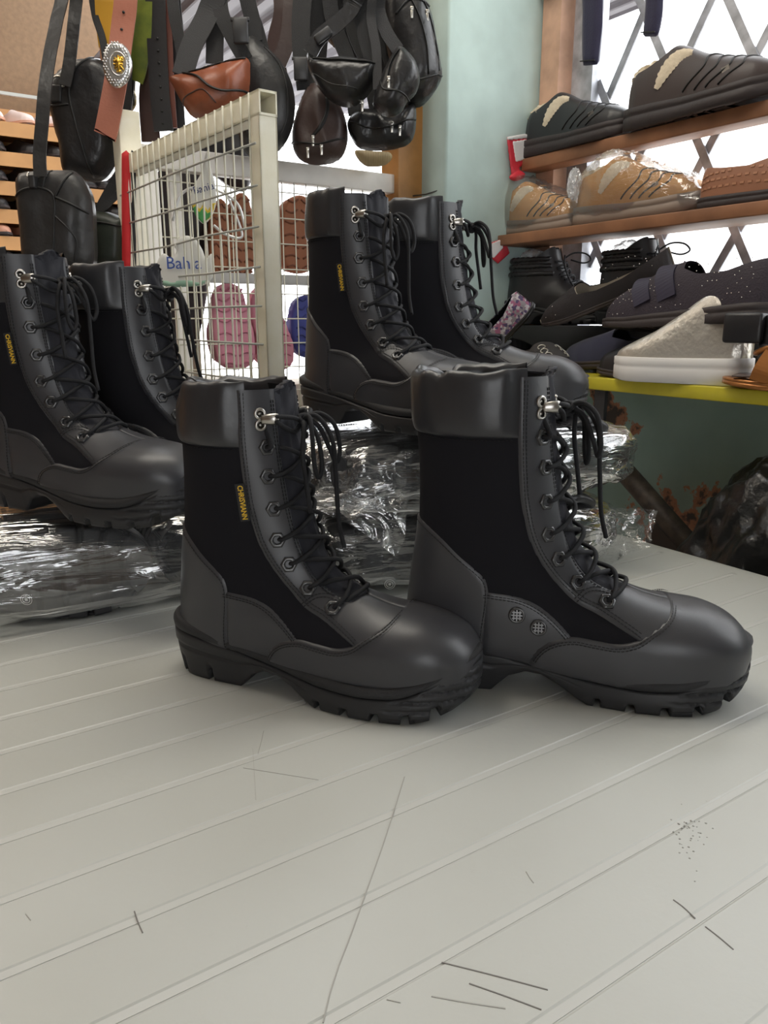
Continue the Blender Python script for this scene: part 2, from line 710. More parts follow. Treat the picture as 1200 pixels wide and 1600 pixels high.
    lv = [tuple(V[i, k] - Nn[max(i, 2), k] * .0085) for i in rows for k in range(nv)]
    lf = [tuple(reversed(f)) for f in grid_faces(len(rows), nv, wrap_v=True)]
    lf.append(tuple((len(rows) - 1) * nv + k for k in range(nv)))
    B.parts.append(('lining', out(lv, lf, 'boot_lining'), M_LIN))

    # ------------------------------ sole
    lat = [(.0, .0), (.0015, -.010), (.008, -.0215), (.022, -.0305), (.045, -.0350), (.075, -.0360), (.105, -.0365), (.135, -.0395),
           (.165, -.0450), (.195, -.0490), (.220, -.0490), (.245, -.0455), (.265, -.0385), (.283, -.0270), (.2955, -.0130), (.300, .004)]
    med = [(.300, .004), (.2965, .018), (.286, .0315), (.268, .0435), (.248, .0500), (.225, .0520), (.200, .0500), (.170, .0440), (.140, .0370),
           (.110, .0330), (.080, .0330), (.050, .0335), (.024, .0300), (.009, .0215), (.002, .0105), (.0, .0)]
    o2 = np.vstack([catmull(lat, 400)[:-1], catmull(med, 400)[:-1]])
    seg = np.linalg.norm(np.roll(o2, -1, 0) - o2, axis=1)
    s = np.concatenate([[0], np.cumsum(seg)])
    NO = 420
    tt = np.linspace(0, s[-1], NO, endpoint=False)
    oc = np.vstack([o2, o2[:1]])
    O = np.stack([np.interp(tt, s, oc[:, 0]), np.interp(tt, s, oc[:, 1])], 1)
    tn = np.roll(O, -1, 0) - np.roll(O, 1, 0)
    tn /= np.linalg.norm(tn, axis=1)[:, None]
    on = np.stack([-tn[:, 1], tn[:, 0]], 1)
    if ((O - O.mean(0)) * on).sum() < 0:
        on = -on
    ix = O[:, 0]
    zt = np.interp(ix, [0, .02, .05, .08, .11, .14, .17, .21, .24, .262, .28, .295, .301],
                   [.060, .0575, .0530, .0475, .0415, .0360, .0315, .0300, .0320, .0385, .0485, .0580, .0605])
    wt = np.interp(ix, [0, .03, .08, .15, .25, .27, .301], [.0125, .0110, .0095, .0095, .0095, .007, .005])
    zb = np.interp(ix, [0, .012, .03, .083, .088, .098, .112, .126, .142, .156, .166, .25, .27, .285, .301],
                   [.006, .001, 0, 0, .006, .017, .0225, .0215, .014, .005, 0, 0, .004, .011, .022])
    ker = np.ones(9) / 9

    def smo(a):
        return np.convolve(np.concatenate([a[-4:], a, a[:4]]), ker, 'valid')
    zt, wt = smo(zt), smo(wt)
    notch = np.zeros(NO)
    for xn in (.018, .052, .172, .199, .226, .252, .275):
        notch = np.maximum(notch, (np.abs(ix - xn - 0.002 * np.sign(O[:, 1])) < .0031).astype(float))
    notch *= (np.abs(O[:, 1]) > .008)
    toe = smooth(.225, .255, ix)

    def ring(off, z):
        off = np.broadcast_to(off, (NO,))
        return np.stack([O[:, 0] + on[:, 0] * off, O[:, 1] + on[:, 1] * off, np.broadcast_to(z, (NO,))], 1)
    wel = [ring(-.012, zt - .006), ring(-.004, zt - .0005), ring(.0004, zt + .0004), ring(.0026, zt - .0008), ring(.0040, zt - .003), ring(.0044, zt - wt * .5),
           ring(.0038, zt - wt + .0016), ring(.0020, zt - wt + .0002), ring(-.004, zt - wt - .0004)]
    B.parts.append(('welt', out(np.vstack(wel), grid_faces(len(wel), NO, wrap_v=True), 'boot_welt'), M_WEL))
    zs = zt - wt
    rr = [ring(-.004, zs - .0002), ring(.0015, zs - .0003), ring(.0034, zs - .0016)]
    nL = 16
    for q in range(1, nL):
        f = q / nL
        z = zs - .0016 + (zb + .002 - zs + .0016) * f
        z = z + notch * (.010 * smooth(.72, 1.0, f))
        ridge = -0.0030 * toe * (np.cos((z - .004) / .0085 * TAU) > .62) - .0022 * (.27 < f < .36) * smooth(.165, .14, ix)
        side = .0034 + .0012 * math.sin(f * PI) - .0012 * smooth(.25, .30, f) * smooth(.15, .09, ix) * 1.0
        lugoff = -.0035 * notch * smooth(.55, .75, f) - .005 * f * smooth(.105, .08, ix)
        rr.append(ring(side + ridge + lugoff, z))
    rr.append(ring(.0022 - .0035 * notch - .005 * smooth(.105, .08, ix), zb + .0005 + notch * .010))
    rr.append(ring(-.001 - .002 * notch - .005 * smooth(.105, .08, ix), zb + notch * .010))
    rr.append(ring(-.012, zb + notch * .006))
    sv = np.vstack(rr)
    sf = grid_faces(len(rr), NO, wrap_v=True)
    # bottom sheet: fold the last ring across to the other side
    base_i = (len(rr) - 1) * NO
    half = NO // 2
    for a in range(half):
        i1, i2 = a, a + 1
        j1, j2 = (NO - a) % NO, NO - a - 1
        sf.append((base_i + i1, base_i + i2, base_i + j2, base_i + j1))
    B.parts.append(('outsole', out(sv, sf, 'boot_outsole'), M_SOL))

    # ------------------------------ surface lookups for the fittings
    from mathutils.bvhtree import BVHTree
    tv_ = [tuple(p) for p in V.reshape(-1, 3)]
    bvh = BVHTree.FromPolygons(tv_, F)

    def on_side(x, z, side):
        h = bvh.ray_cast(Vector((x, side * .2, z)), Vector((0, -side, 0)))
        if h[0] is None:
            return None, None
        n = h[1].copy()
        if n.y * side < 0:
            n = -n
        return np.array(h[0]), np.array(n)

    def grid_at(i, k):
        i0 = int(max(0, min(NT - 2, math.floor(i))))
        k0 = int(math.floor(k))
        fi, fk = i - i0, k - k0
        a, b = k0 % nv, (k0 + 1) % nv

        def L_(G):
            return (G[i0, a] * (1 - fi) + G[i0 + 1, a] * fi) * (1 - fk) + (G[i0, b] * (1 - fi) + G[i0 + 1, b] * fi) * fk
        n = L_(Nn)
        return L_(V), n / np.linalg.norm(n)

    # stitch rows
    def stitches(line, side, lift, step=.0034, ln=.0024, r=.00038):
        pts = []
        for x, z in line:
            p, n = on_side(x, z, side)
            if p is not None and z < .285:
                pts.append(p + n * lift)
        if len(pts) < 4:
            return [], []
        P = np.array(pts)
        d = np.concatenate([[0], np.cumsum(np.linalg.norm(np.diff(P, axis=0), axis=1))])
        vs, fs = [], []
        q = 0.0
        while q + ln < d[-1]:
            a = np.array([np.interp(q, d, P[:, c]) for c in range(3)])
            b = np.array([np.interp(q + ln, d, P[:, c]) for c in range(3)])
            t = (b - a) / max(np.linalg.norm(b - a), 1e-6)
            u = np.cross(t, (0, 1, 0))
            u /= max(np.linalg.norm(u), 1e-6)
            w = np.array((0, side, 0))
            n0 = len(vs)
            for e in (a, b):
                vs += [e + u * r, e + w * r * 1.4, e - u * r, e - w * r * 1.4]
            for j in range(4):
                fs.append((n0 + j, n0 + (j + 1) % 4, n0 + 4 + (j + 1) % 4, n0 + 4 + j))
            fs += [(n0 + 3, n0 + 2, n0 + 1, n0), (n0 + 4, n0 + 5, n0 + 6, n0 + 7)]
            q += step
        return vs, fs

    def offset_line(line, d):
        L_ = np.asarray(line)
        t = np.gradient(L_, axis=0)
        t /= np.maximum(np.linalg.norm(t, axis=1)[:, None], 1e-9)
        return L_ + np.stack([-t[:, 1], t[:, 0]], 1) * d

    stv, stf = [], []
    for side in (-1, 1):
        for line, lift in ((offset_line(er, .0032), .0034), (offset_line(er, .0056), .0034),
                           (offset_line(vt[6:], -.0032), .0048), (offset_line(vt[6:], -.0052), .0048),
                           (offset_line(he[4:], -.003), .0022), (offset_line(qe, -.003), .0018), (offset_line(qe, -.0052), .0018),
                           (np.array([(x, .2275) for x in np.linspace(.02, .094, 40)]), .0008), (dense([(.150, .0915), (.160, .0985), (.172, .0985), (.184, .0935)], 30), .0030), (dense([(.152, .089), (.161, .096), (.172, .096), (.185, .091)], 30), .0030)):
            v, f = stitches(line, side, lift)
            n0 = len(stv)
            stv += list(v)
            stf += [tuple(i + n0 for i in q) for q in f]
    if stv:
        B.parts.append(('stitching', out(stv, stf, 'boot_stitching', False), M_STI))

    # ------------------------------ eyelets, hooks, laces
    # eyelet rows in grid space: row index by height of the front line
    def locate(x, z):
        d = (X[:, 1:NH // 2 + 8] - x) ** 2 + (Z[:, 1:NH // 2 + 8] - z) ** 2
        i, k = np.unravel_index(np.argmin(d), d.shape)
        k += 1
        return float(i), float(np.linalg.norm(np.diff(V[i, :k + 1], axis=0), axis=1).sum())
    rows_i, arc = zip(*[locate(*e) for e in EYELETS])
    i_h, arc_h = locate(*HOOK)

    def k_at(i, dist, side):
        i0 = int(round(i))
        acc, k = 0.0, 0
        prev = V[i0, 0]
        rng = range(1, NH) if side < 0 else [nv - q for q in range(1, NH)]
        for q, kk in enumerate(rng, 1):
            l = np.linalg.norm(V[i0, kk] - prev)
            if acc + l >= dist:
                fr = (dist - acc) / l
                kq = (q - 1) + fr
                return kq if side < 0 else (nv - kq) % nv if kq > 0 else 0
            acc += l
            prev = V[i0, kk]
        return NH / 2

    def pt(i, dist, side, lift):
        k = k_at(i, abs(dist), side)
        p, n = grid_at(i, k)
        return p + n * lift, n

    # hex eyelet mesh: flat hexagonal washer with a dark hole
    hv, hf = [], []
    nn = 24
    prof_e = [(.0072, -.0010), (.0072, .0012), (.0064, .0022), (.0046, .0024), (.0036, .0016), (.0031, -.001)]
    for (r, h) in prof_e:
        for j in range(nn):
            a = TAU * j / nn
            hexr = math.cos(PI / 6) / math.cos((a % (PI / 3)) - PI / 6)
            q = r * (hexr * 1.06 if r > .0045 else 1.0)
            hv.append((q * math.cos(a), q * math.sin(a), h))
    hf = grid_faces(len(prof_e), nn, wrap_v=True)
    hf = [tuple(reversed(f)) for f in hf]
    hf.append(tuple((len(prof_e) - 1) * nn + j for j in range(nn)))
    B.eyelet = mesh('boot_eyelet', hv, hf, True)
    B.eyelet.materials.append(M_EYE)
    B.eyelet_at = []
    ep = {}
    for side in (-1, 1):
        for q, i in enumerate(rows_i):
            p, n = pt(i, arc[q], side, .0027)
            ep[(side, q)] = (p, n)
            B.eyelet_at.append((p * np.array((1, sg, 1)), n * np.array((1, sg, 1))))
    # speed hook: plate with two round lobes and a bulged tongue bent forward
    hk = MB()
    for cz in (.0048, -.0048):
        ring_p = []
        for (r, h) in ((.0052, -.0006), (.0052, .0008), (.0042, .0014), (.0030, .0012), (.0026, .0)):
            ring_p += [(r * math.cos(TAU * j / 16), cz + r * math.sin(TAU * j / 16), h) for j in range(16)]
        ff = [tuple(reversed(f)) for f in grid_faces(5, 16, wrap_v=True)]
        ff.append(tuple(64 + j for j in range(16)))
        hk.add(ring_p, ff, True)
    tp = catmull([(.001, 0, .001), (.004, 0, .003), (.008, 0, .0055), (.012, 0, .0068), (.0148, 0, .0052)], 12)
    hk.tube(tp, [.0036, .0040, .0043, .0046, .0048, .005, .005, .005, .005, .0048, .0042, .003], 10, True, 0.55, (0, 0, 1))
    B.hook = hk.mesh('boot_hook')
    B.hook.materials.append(M_HOK)
    B.hook_at = []
    for side in (-1, 1):
        p, n = pt(i_h, arc_h, side, .0032)
        q, _ = pt(i_h, arc_h - .008, side, .0032)
        fw = (q - p) / np.linalg.norm(q - p)
        ep[(side, -1)] = (p + n * .002 + fw * .010, n)
        B.hook_at.append((p * np.array((1, sg, 1)), n * np.array((1, sg, 1)), fw * np.array((1, sg, 1))))
    # laces: crossings
    lace = MB()
    LR = .0021

    def cross(q0, q1, side, hi):
        i0 = rows_i[q0]
        i1 = rows_i[q1]
        a0 = arc[q0]
        a1 = arc[q1] - .006
        pts = []
        for u in np.linspace(0, 1, 22):
            d = a0 * (1 - u) - a1 * u
            sd = side if d >= 0 else -side
            lift = .0044 + .0008 * math.sin(u * PI) + hi * math.exp(-((u - .5) / .14) ** 2)
            if u < .06:
                lift = -.001 + (u / .06) * .0062
            if u > .80:
                lift -= (u - .80) / .2 * .0085
            i = i0 + (i1 - i0) * float(smooth(.02, .98, u)) + 0.9 * math.sin(u * PI)
            p, n = pt(i, abs(d), sd, lift)
            pts.append(p)
        lace.tube(catmull(pts, 34), LR, 8)
    for q in range(6):
        cross(q + 1, q, -1, .0)
        cross(q + 1, q, 1, .0030)
    cross(6, 6, 1, .002)
    # from the top eyelets round the hooks to the knot
    knot, kn = pt(i_h + 1.5, .0, -1, .0085)
    for side in (-1, 1):
        e, n = ep[(side, 0)]
        h_, hn = ep[(side, -1)]
        lace.tube(catmull([e - n * .001, e + n * .004 + np.array((.003, 0, .002)), h_ + hn * .0005 - np.array((.008, 0, .006)), h_ + hn * .001 - np.array((0.003, 0, .0005)),
                           h_ + hn * .004 + np.array((.004, 0, .002)), (h_ + knot) / 2 + np.array((.008, side * .002, .002)), knot], 30), LR, 8)
        p2, _ = pt(i_h + 4, .010, side, .006)
        lace.tube(catmull([h_ + hn * .0025, h_ + hn * .004 + np.array((.006, 0, -.004)), p2 + np.array((.003, 0, 0)), knot - np.array((0, 0, .004))], 20), LR, 8)
    # stitched front edges of the facings
    ev, ef = [], []
    for side in (-1, 1):
        for dd in (.0222, .0244):
            P = [pt(i, dd, side, .0027)[0] for i in np.arange(3, rows_i[-1] - 6, 1.0)]
            P = np.array(P)
            d = np.concatenate([[0], np.cumsum(np.linalg.norm(np.diff(P, axis=0), axis=1))])
            q = 0.0
            while q + .0024 < d[-1]:
                a = np.array([np.interp(q, d, P[:, c]) for c in range(3)])
                b = np.array([np.interp(q + .0024, d, P[:, c]) for c in range(3)])
                tv__, tf__ = tube([a, b], .00042, 4)
                n0_ = len(ev)
                ev += list(tv__)
                ef += [tuple(x + n0_ for x in f_) for f_ in tf__]
                q += .0034
    B.parts.append(('edge_stitching', out(ev, ef, 'boot_edge_stitching', False), M_STI))
    B.parts.append(('lace', mesh('boot_lace', M(lace.v), MF(lace.f)), M_LAC))
    B.knot = knot * np.array((1, sg, 1))
    bow = MB()
    k0 = knot + np.array((.002, 0, 0))
    # knot lump
    kt = [k0 + np.array((.002 + .003 * math.sin(a * 2), .0055 * math.cos(a), .0045 * math.sin(a))) for a in np.linspace(0, TAU, 18)]
    bow.tube(kt, .0024, 8)
    # two loops and two free ends that hang down in front of the tongue
    bow.tube(catmull([k0, k0 + (.010, -.006, .004), k0 + (.016, -.013, -.012), k0 + (.018, -.014, -.036), k0 + (.020, -.010, -.048), k0 + (.021, -.005, -.038),
                      k0 + (.017, -.004, -.014), k0 + (.006, -.001, .001)], 46), LR, 8)
    bow.tube(catmull([k0, k0 + (.012, .008, .006), k0 + (.024, .015, -.004), k0 + (.028, .018, -.026), k0 + (.027, .012, -.038), k0 + (.023, .008, -.026),
                      k0 + (.015, .004, -.006), k0 + (.004, .001, .002)], 46), LR, 8)
    bow.tube(catmull([k0, k0 + (.008, -.012, -.004), k0 + (.009, -.018, -.026), k0 + (.013, -.020, -.052), k0 + (.017, -.021, -.078)], 30), LR, 8)
    bow.tube(catmull([k0, k0 + (.012, .004, .004), k0 + (.026, .006, -.016), k0 + (.030, .004, -.050), k0 + (.034, .000, -.088), k0 + (.040, -.002, -.112)], 36), LR, 8)
    B.parts.append(('lace_bow', mesh('boot_bow', M(bow.v), MF(bow.f)), M_LAC))

    # ------------------------------ woven side tag and vent rivets
    tagb = MB()
    p0, n0 = on_side(.0972, .196, -1)
    p1, _ = on_side(.1000, .1675, -1)
    dn = (p1 - p0) / np.linalg.norm(p1 - p0)
    c = (p0 + p1) / 2 + n0 * .0030
    sd = np.cross(n0, dn)
    rot = Matrix((tuple(dn), tuple(np.cross(n0, dn)), tuple(n0))).transposed()
    tagb.box(-.0168, .0168, -.0042, .0042, -.0006, .0006)
    Mx = Matrix.Translation(Vector(c)) @ rot.to_4x4()
    tagb.xform(Mx)
    B.tag = mesh('boot_tag', M(tagb.v), MF(tagb.f), False)
    B.tag.materials.append(M_TAG)
    nR = Vector(n0 * np.array((1, sg, 1)))
    dR = Vector(dn * np.array((1, sg, 1)))
    if sg > 0:
        rotR = Matrix((dR, nR.cross(dR), nR)).transposed()
    else:
        rotR = Matrix((dR, nR.cross(dR), nR)).transposed()
    tx = text_mesh('CHRISVIANN', .0066, .0002, bold=.00012)
    MT = Matrix.Translation(Vector(c * np.array((1, sg, 1))) + nR * .0008) @ rotR.to_4x4() @ Matrix.Diagonal((.80, 1.0, 1, 1))
    tx.transform(MT)
    tx.materials.clear()
    tx.materials.append(M_YEL)
    B.letter = tx
    # vents on the inner side
    vm = MB()
    pr = [(.0072, -.001), (.0072, .0012), (.0062, .0020), (.0050, .0016), (.0048, .0010)]
    rp = [(r * math.cos(TAU * j / 20), r * math.sin(TAU * j / 20), h) for r, h in pr for j in range(20)]
    vm.add(rp, [tuple(reversed(f)) for f in grid_faces(5, 20, wrap_v=True)] + [tuple(80 + j for j in range(20))], True)
    B.vent = vm.mesh('boot_vent')
    B.vent.materials.append(M_EYE)
    gm = MB()
    for q in (-.0026, 0, .0026):
        w = math.sqrt(.0048 ** 2 - q * q)
        gm.box(-w, w, q - .0005, q + .0005, .0008, .0014)
        gm.box(q - .0005, q + .0005, -w, w, .0009, .0015)
    B.ventgrid = gm.mesh('boot_vent_grid')
    B.ventgrid.materials.append(M_VEN)
    B.vent_at = []
    for (x, z) in ((.1028, .0775), (.1216, .068)):
        p, n = on_side(x, z, 1)
        B.vent_at.append(((p + n * .0016) * np.array((1, sg, 1)), n * np.array((1, sg, 1))))
    return B


def aim(p, n, up=(0, 0, 1), fw=None):
    n = Vector(n).normalized()
    if fw is not None:
        x = Vector(fw).normalized()
        y = n.cross(x).normalized()
        x = y.cross(n)
    else:
        y = Vector(up) - n * n.dot(Vector(up))
        y.normalize()
        x = y.cross(n)
    return Matrix.Translation(Vector(p)) @ Matrix((x, y, n)).transposed().to_4x4()


def build_boot(B):
    r = thing('combat_boot', 'x', 'boot')
    for nm, me, m in B.parts:
        if me is not None:
            o = link(nm, me, m, r)
            if 'stitching' in nm:
                o['kind'] = 'stuff'
    for p, n in B.eyelet_at:
        o = link('eyelet', B.eyelet, None, r)
        o.matrix_local = aim(p, n)
    for p, n, fw in B.hook_at:
        o = link('speed_hook', B.hook, None, r)
        o.matrix_local = aim(p, n, fw=fw)
    t = link('side_tag', B.tag, None, r)
    t['label'] = 'small black woven tag with yellow lettering'
    link('lettering', B.letter, None, t)
    for p, n in B.vent_at:
        o = link('vent', B.vent, None, r)
        o.matrix_local = aim(p, n)
        link('vent_grid', B.ventgrid, None, o)
    return r
# ------------------------------------------------------------------ the shop: floor, walls, window, table
TZ = 0.75


def wall_mat(name, base, under, dirt, scale=3.0, thr=0.62, rough=0.6, damp=0.0):
    """old gloss paint with patches flaked off down to the plaster"""
    m = bpy.data.materials.new(name)
    m.use_nodes = True
    nt = m.node_tree
    N = nt.nodes
    p = N['Principled BSDF']
    p.inputs['Roughness'].default_value = rough
    tc = N.new('ShaderNodeTexCoord')
    n1 = N.new('ShaderNodeTexNoise')
    n1.inputs['Scale'].default_value = scale
    n1.inputs['Detail'].default_value = 9
    n1.inputs['Roughness'].default_value = 0.62
    nt.links.new(tc.outputs['Object'], n1.inputs['Vector'])
    src = n1.outputs['Fac']
    if damp:     # paint comes off in the damp zone low down
        sx = N.new('ShaderNodeSeparateXYZ')
        nt.links.new(tc.outputs['Object'], sx.inputs['Vector'])
        ma = N.new('ShaderNodeMath')
        ma.operation = 'MULTIPLY_ADD'
        ma.inputs[1].default_value = -damp
        nt.links.new(sx.outputs['Z'], ma.inputs[0])
        nt.links.new(n1.outputs['Fac'], ma.inputs[2])
        src = ma.outputs[0]
    r1 = N.new('ShaderNodeValToRGB')
    r1.color_ramp.elements[0].position = thr
    r1.color_ramp.elements[1].position = thr + 0.01
    nt.links.new(src, r1.inputs['Fac'])
    r2 = N.new('ShaderNodeValToRGB')
    r2.color_ramp.elements[0].position = thr + 0.025
    r2.color_ramp.elements[1].position = thr + 0.045
    r2.color_ramp.elements[0].color = (*under, 1)
    r2.color_ramp.elements[1].color = (*dirt, 1)
    nt.links.new(src, r2.inputs['Fac'])
    n2 = N.new('ShaderNodeTexNoise')
    n2.inputs['Scale'].default_value = 9
    n2.inputs['Detail'].default_value = 5
    nt.links.new(tc.outputs['Object'], n2.inputs['Vector'])
    r3 = N.new('ShaderNodeValToRGB')
    r3.color_ramp.elements[0].position = 0.3
    r3.color_ramp.elements[1].position = 0.7
    r3.color_ramp.elements[0].color = (*[c * 0.86 for c in base], 1)
    r3.color_ramp.elements[1].color = (*[min(1, c * 1.1) for c in base], 1)
    nt.links.new(n2.outputs['Fac'], r3.inputs['Fac'])
    mx = N.new('ShaderNodeMixRGB')
    nt.links.new(r1.outputs['Color'], mx.inputs['Fac'])
    nt.links.new(r3.outputs['Color'], mx.inputs['Color1'])
    nt.links.new(r2.outputs['Color'], mx.inputs['Color2'])
    nt.links.new(mx.outputs['Color'], p.inputs['Base Color'])
    b = N.new('ShaderNodeBump')
    b.inputs['Strength'].default_value = 0.3
    b.inputs['Distance'].default_value = 0.002
    b.invert = True
    nt.links.new(r1.outputs['Color'], b.inputs['Height'])
    nt.links.new(b.outputs['Normal'], p.inputs['Normal'])
    return m


M_TEAL = wall_mat('teal_gloss_paint', (0.47, 0.60, 0.575), (0.45, 0.2, 0.11), (0.07, 0.055, 0.045), 2.2, 0.80)
M_TEALOLD = wall_mat('flaking_teal_paint', (0.30, 0.42, 0.38), (0.42, 0.19, 0.11), (0.07, 0.055, 0.05), 4.5, 0.385, 0.6, 0.6)
M_BEIGE = mat('beige_board', (0.185, 0.108, 0.054), 0.7, var=0.10, vscale=60, bump=0.2, bscale=90)
M_CEIL = mat('ceiling_board', (0.70, 0.66, 0.60), 0.8)
M_FLOOR = mat('worn_concrete', (0.22, 0.20, 0.18), 0.7, var=0.25, vscale=5, bump=0.2, bscale=40)
M_WOODY = mat('ochre_varnished_wood', (0.42, 0.20, 0.06), 0.45, var=0.2, vscale=14)
M_WOODP = mat('pinkish_raw_wood', (0.60, 0.36, 0.25), 0.6, var=0.15, vscale=18)
M_WOODS = mat('brown_shelf_wood', (0.26, 0.115, 0.055), 0.55, var=0.22, vscale=12)
M_WOODB = mat('orange_shelf_wood', (0.50, 0.26, 0.10), 0.6, var=0.12, vscale=8)
M_YELLOW = mat('yellow_gloss_paint', (0.52, 0.45, 0.03), 0.35, var=0.12, vscale=12)
M_STEEL = mat('galvanised_steel', (0.45, 0.46, 0.50), 0.5, metal=0.35, var=0.25, vscale=30)
M_CREAM = mat('chipped_cream_paint', (0.80, 0.75, 0.58), 0.5, color2=(0.86, 0.82, 0.68), vscale=25, bump=0.25, bscale=60)
M_WHITEP = mat('white_gloss_paint', (0.80, 0.77, 0.72), 0.45, var=0.06, vscale=20, bump=0.15, bscale=60)
M_WIRE = mat('cream_wire', (0.66, 0.64, 0.53), 0.5)
M_ROOF = mat('grey_roof_sheet', (0.15, 0.14, 0.16), 0.5, metal=0.2, var=0.12, vscale=7)


def rbox(name, a0, a1, b0, b1, z0, z1, material, parent=None, kind=None, bev=0.0):
    """box laid out along the room axes"""
    mb = MB()
    ca, cb, cz = (a0 + a1) / 2, (b0 + b1) / 2, (z0 + z1) / 2
    mb.box(a0 - ca, a1 - ca, b0 - cb, b1 - cb, z0 - cz, z1 - cz, bev)
    o = mb.build(name, material, None, R(ca, cb, cz), (0, 0, ROT))
    if parent is not None:
        bpy.context.view_layer.update()
        o.parent = parent
        o.matrix_parent_inverse = parent.matrix_world.inverted()
    if kind:
        o['kind'] = kind
    return o


def under(o, parent):
    bpy.context.view_layer.update()
    o.parent = parent
    o.matrix_parent_inverse = parent.matrix_world.inverted()
    return o


WA = 1.36     # plane of the window wall (a)
CB = 1.37     # face of the pier towards the camera (b)
CE = 1.49     # its far side
rbox('floor', -3.0, 1.5, -2.4, 3.5, -0.1, 0.0, M_FLOOR, kind='structure')
rbox('ceiling', -3.0, 1.5, -2.4, 1.62, 2.5, 2.6, M_CEIL, kind='structure')
rbox('ceiling', -3.0, 0.55, 1.62, 3.5, 2.5, 2.6, M_CEIL, kind='structure')
rbox('wall_left', -3.1, -3.0, -2.4, 3.5, 0, 2.5, M_BEIGE, kind='structure')
rbox('wall_rear', -3.0, -1.8, -2.5, -2.4, 0, 2.5, M_BEIGE, kind='structure')
rbox('wall_rear', -0.7, 1.5, -2.5, -2.4, 0, 2.5, M_BEIGE, kind='structure')
rbox('wall_rear', -1.8, -0.7, -2.5, -2.4, 2.2, 2.5, M_BEIGE, kind='structure')
rbox('ground_outside', -8, 8, -9, -2.5, -0.25, -0.1, mat('pale_paving', (0.55, 0.53, 0.5), 0.8), kind='structure')
rbox('wall_back', -3.0, 0.93, 3.4, 3.5, 0, 2.5, M_BEIGE, kind='structure')
rbox('wall_right', WA, WA + 0.14, -2.4, CE, 0, 0.962, M_TEALOLD, kind='structure')
rbox('wall_right', WA, WA + 0.14, -2.4, CE, 2.2, 2.5, M_TEAL, kind='structure')
rbox('wall_right', WA, WA + 0.14, -2.4, -0.6, 0.962, 2.2, M_TEAL, kind='structure')
rbox('wall_pier', 1.062, WA + 0.14, CB, CE, 0, 2.5, M_TEAL, kind='structure', bev=0.006)
rbox('trim_1', 1.00, 1.062, CE - 0.035, CE + 0.03, 0, 2.5, M_WOODY, kind='structure')
# outside: paving and a pale front across the lane
rbox('ground_outside', 0.93, 14, 1.62, 16, -0.25, -0.1, mat('pale_paving', (0.55, 0.53, 0.5), 0.8), kind='structure')
rbox('ground_outside', 1.5, 14, -6, 1.62, -0.25, -0.1, mat('pale_paving', (0.55, 0.53, 0.5), 0.8), kind='structure')

# ---- window with steel diamond lattice
win = tag(link('window_1', None, loc=R(WA, 0.4, 0.97), rot=(0, 0, ROT)), kind='structure')
rbox('window_frame', WA - 0.045, WA + 0.005, 1.312, CB - 0.004, 0.962, 2.2, M_WOODP, win)
rbox('window_frame', WA - 0.01, WA + 0.03, 1.248, 1.306, 0.962, 2.2, M_STEEL, win)
rbox('window_frame', WA, WA + 0.03, -0.6, -0.56, 0.962, 2.2, M_STEEL, win)
rbox('window_frame', WA, WA + 0.03, -0.6, 1.25, 2.17, 2.2, M_STEEL, win)
DB, DZ = 0.083, 0.146


def lattice_bar(c, s, t):
    """one flat bar: z = c + s * DZ/DB * b, cut to the opening"""
    k = s * DZ / DB
    b0, b1 = -0.56, 1.25
    zlo, zhi = 0.965, 2.17
    bb = sorted([(zlo - c) / k, (zhi - c) / k])
    b0, b1 = max(b0, bb[0]), min(b1, bb[1])
    if b1 - b0 < 0.05:
        return
    p0, p1 = R(t, b0, c + k * b0), R(t, b1, c + k * b1)
    d = p1 - p0
    mb = MB()
    mid = (p0 + p1) / 2
    side = R(0, 1, 0) * (k / abs(k)) * -1
    mb.strap([p0 - mid, p1 - mid], 0.0165, 0.004, Vector((AX[0], AX[1], 0)).cross(d.normalized()))
    o = mb.build('lattice_bar', M_STEEL, None, mid)
    under(o, win)


for n in range(-14, 14):
    kk = DZ / DB
    # crossings at b = .978 + DB m, z = 1.387 + DZ n (m + n even)
    lattice_bar(1.387 - kk * 0.978 + 2 * DZ * n, 1, WA + 0.012)
    lattice_bar(1.387 + kk * 0.978 + 2 * DZ * n, -1, WA + 0.017)

# ---- window shelves
sh = rbox('wooden_shelf', 1.262, WA - 0.048, 0.05, CB - 0.012, 1.403, 1.428, M_WOODS, bev=0.002)
tag(sh, 'upper brown plank shelf across the window holding dark shoes', 'shelf')
sh = rbox('wooden_shelf', 1.205, WA - 0.048, 0.05, CB - 0.006, 1.244, 1.266, M_WOODS, bev=0.002)
tag(sh, 'middle brown plank shelf across the window holding tan shoes', 'shelf')
ysh = rbox('yellow_shelf', 1.085, WA - 0.002, -0.2, CB - 0.004, 0.962, 0.984, M_YELLOW, bev=0.002)
tag(ysh, 'yellow painted board under the window piled with shoes', 'shelf')

# bracket under the yellow board
mb = MB()
mb.box(-.004, .004, -.012, .012, -.062, 0)
mb.tube([(0, -.012, -.055), (0, -.004, -.068), (0, .010, -.066)], .005, 8)
tag(mb.build('shelf_hook', mat('dark_steel', (.05, .05, .055), .5, metal=.4), None, R(1.10, 0.95, 0.961), (0, 0, ROT)), 'dark steel hook hanging under the yellow board', 'hook')

# slanting pipe and dark clutter below
mb = MB()
pa, pb = PX(935, 690, 1.52), PX(1095, 872, 1.32)
mid = (pa + pb) / 2
dd_ = (pb - pa)
mb.tube([tuple(pa - mid - dd_ * .12), tuple(pb - mid + dd_ * .35)], .020, 14)
tag(mb.build('support_pipe', mat('rusty_steel', (0.035, 0.028, 0.024), 0.55, metal=0.3, color2=(0.09, 0.07, 0.055), vscale=40), None, mid),
    'dark rusty pipe slanting down behind the table', 'pipe')

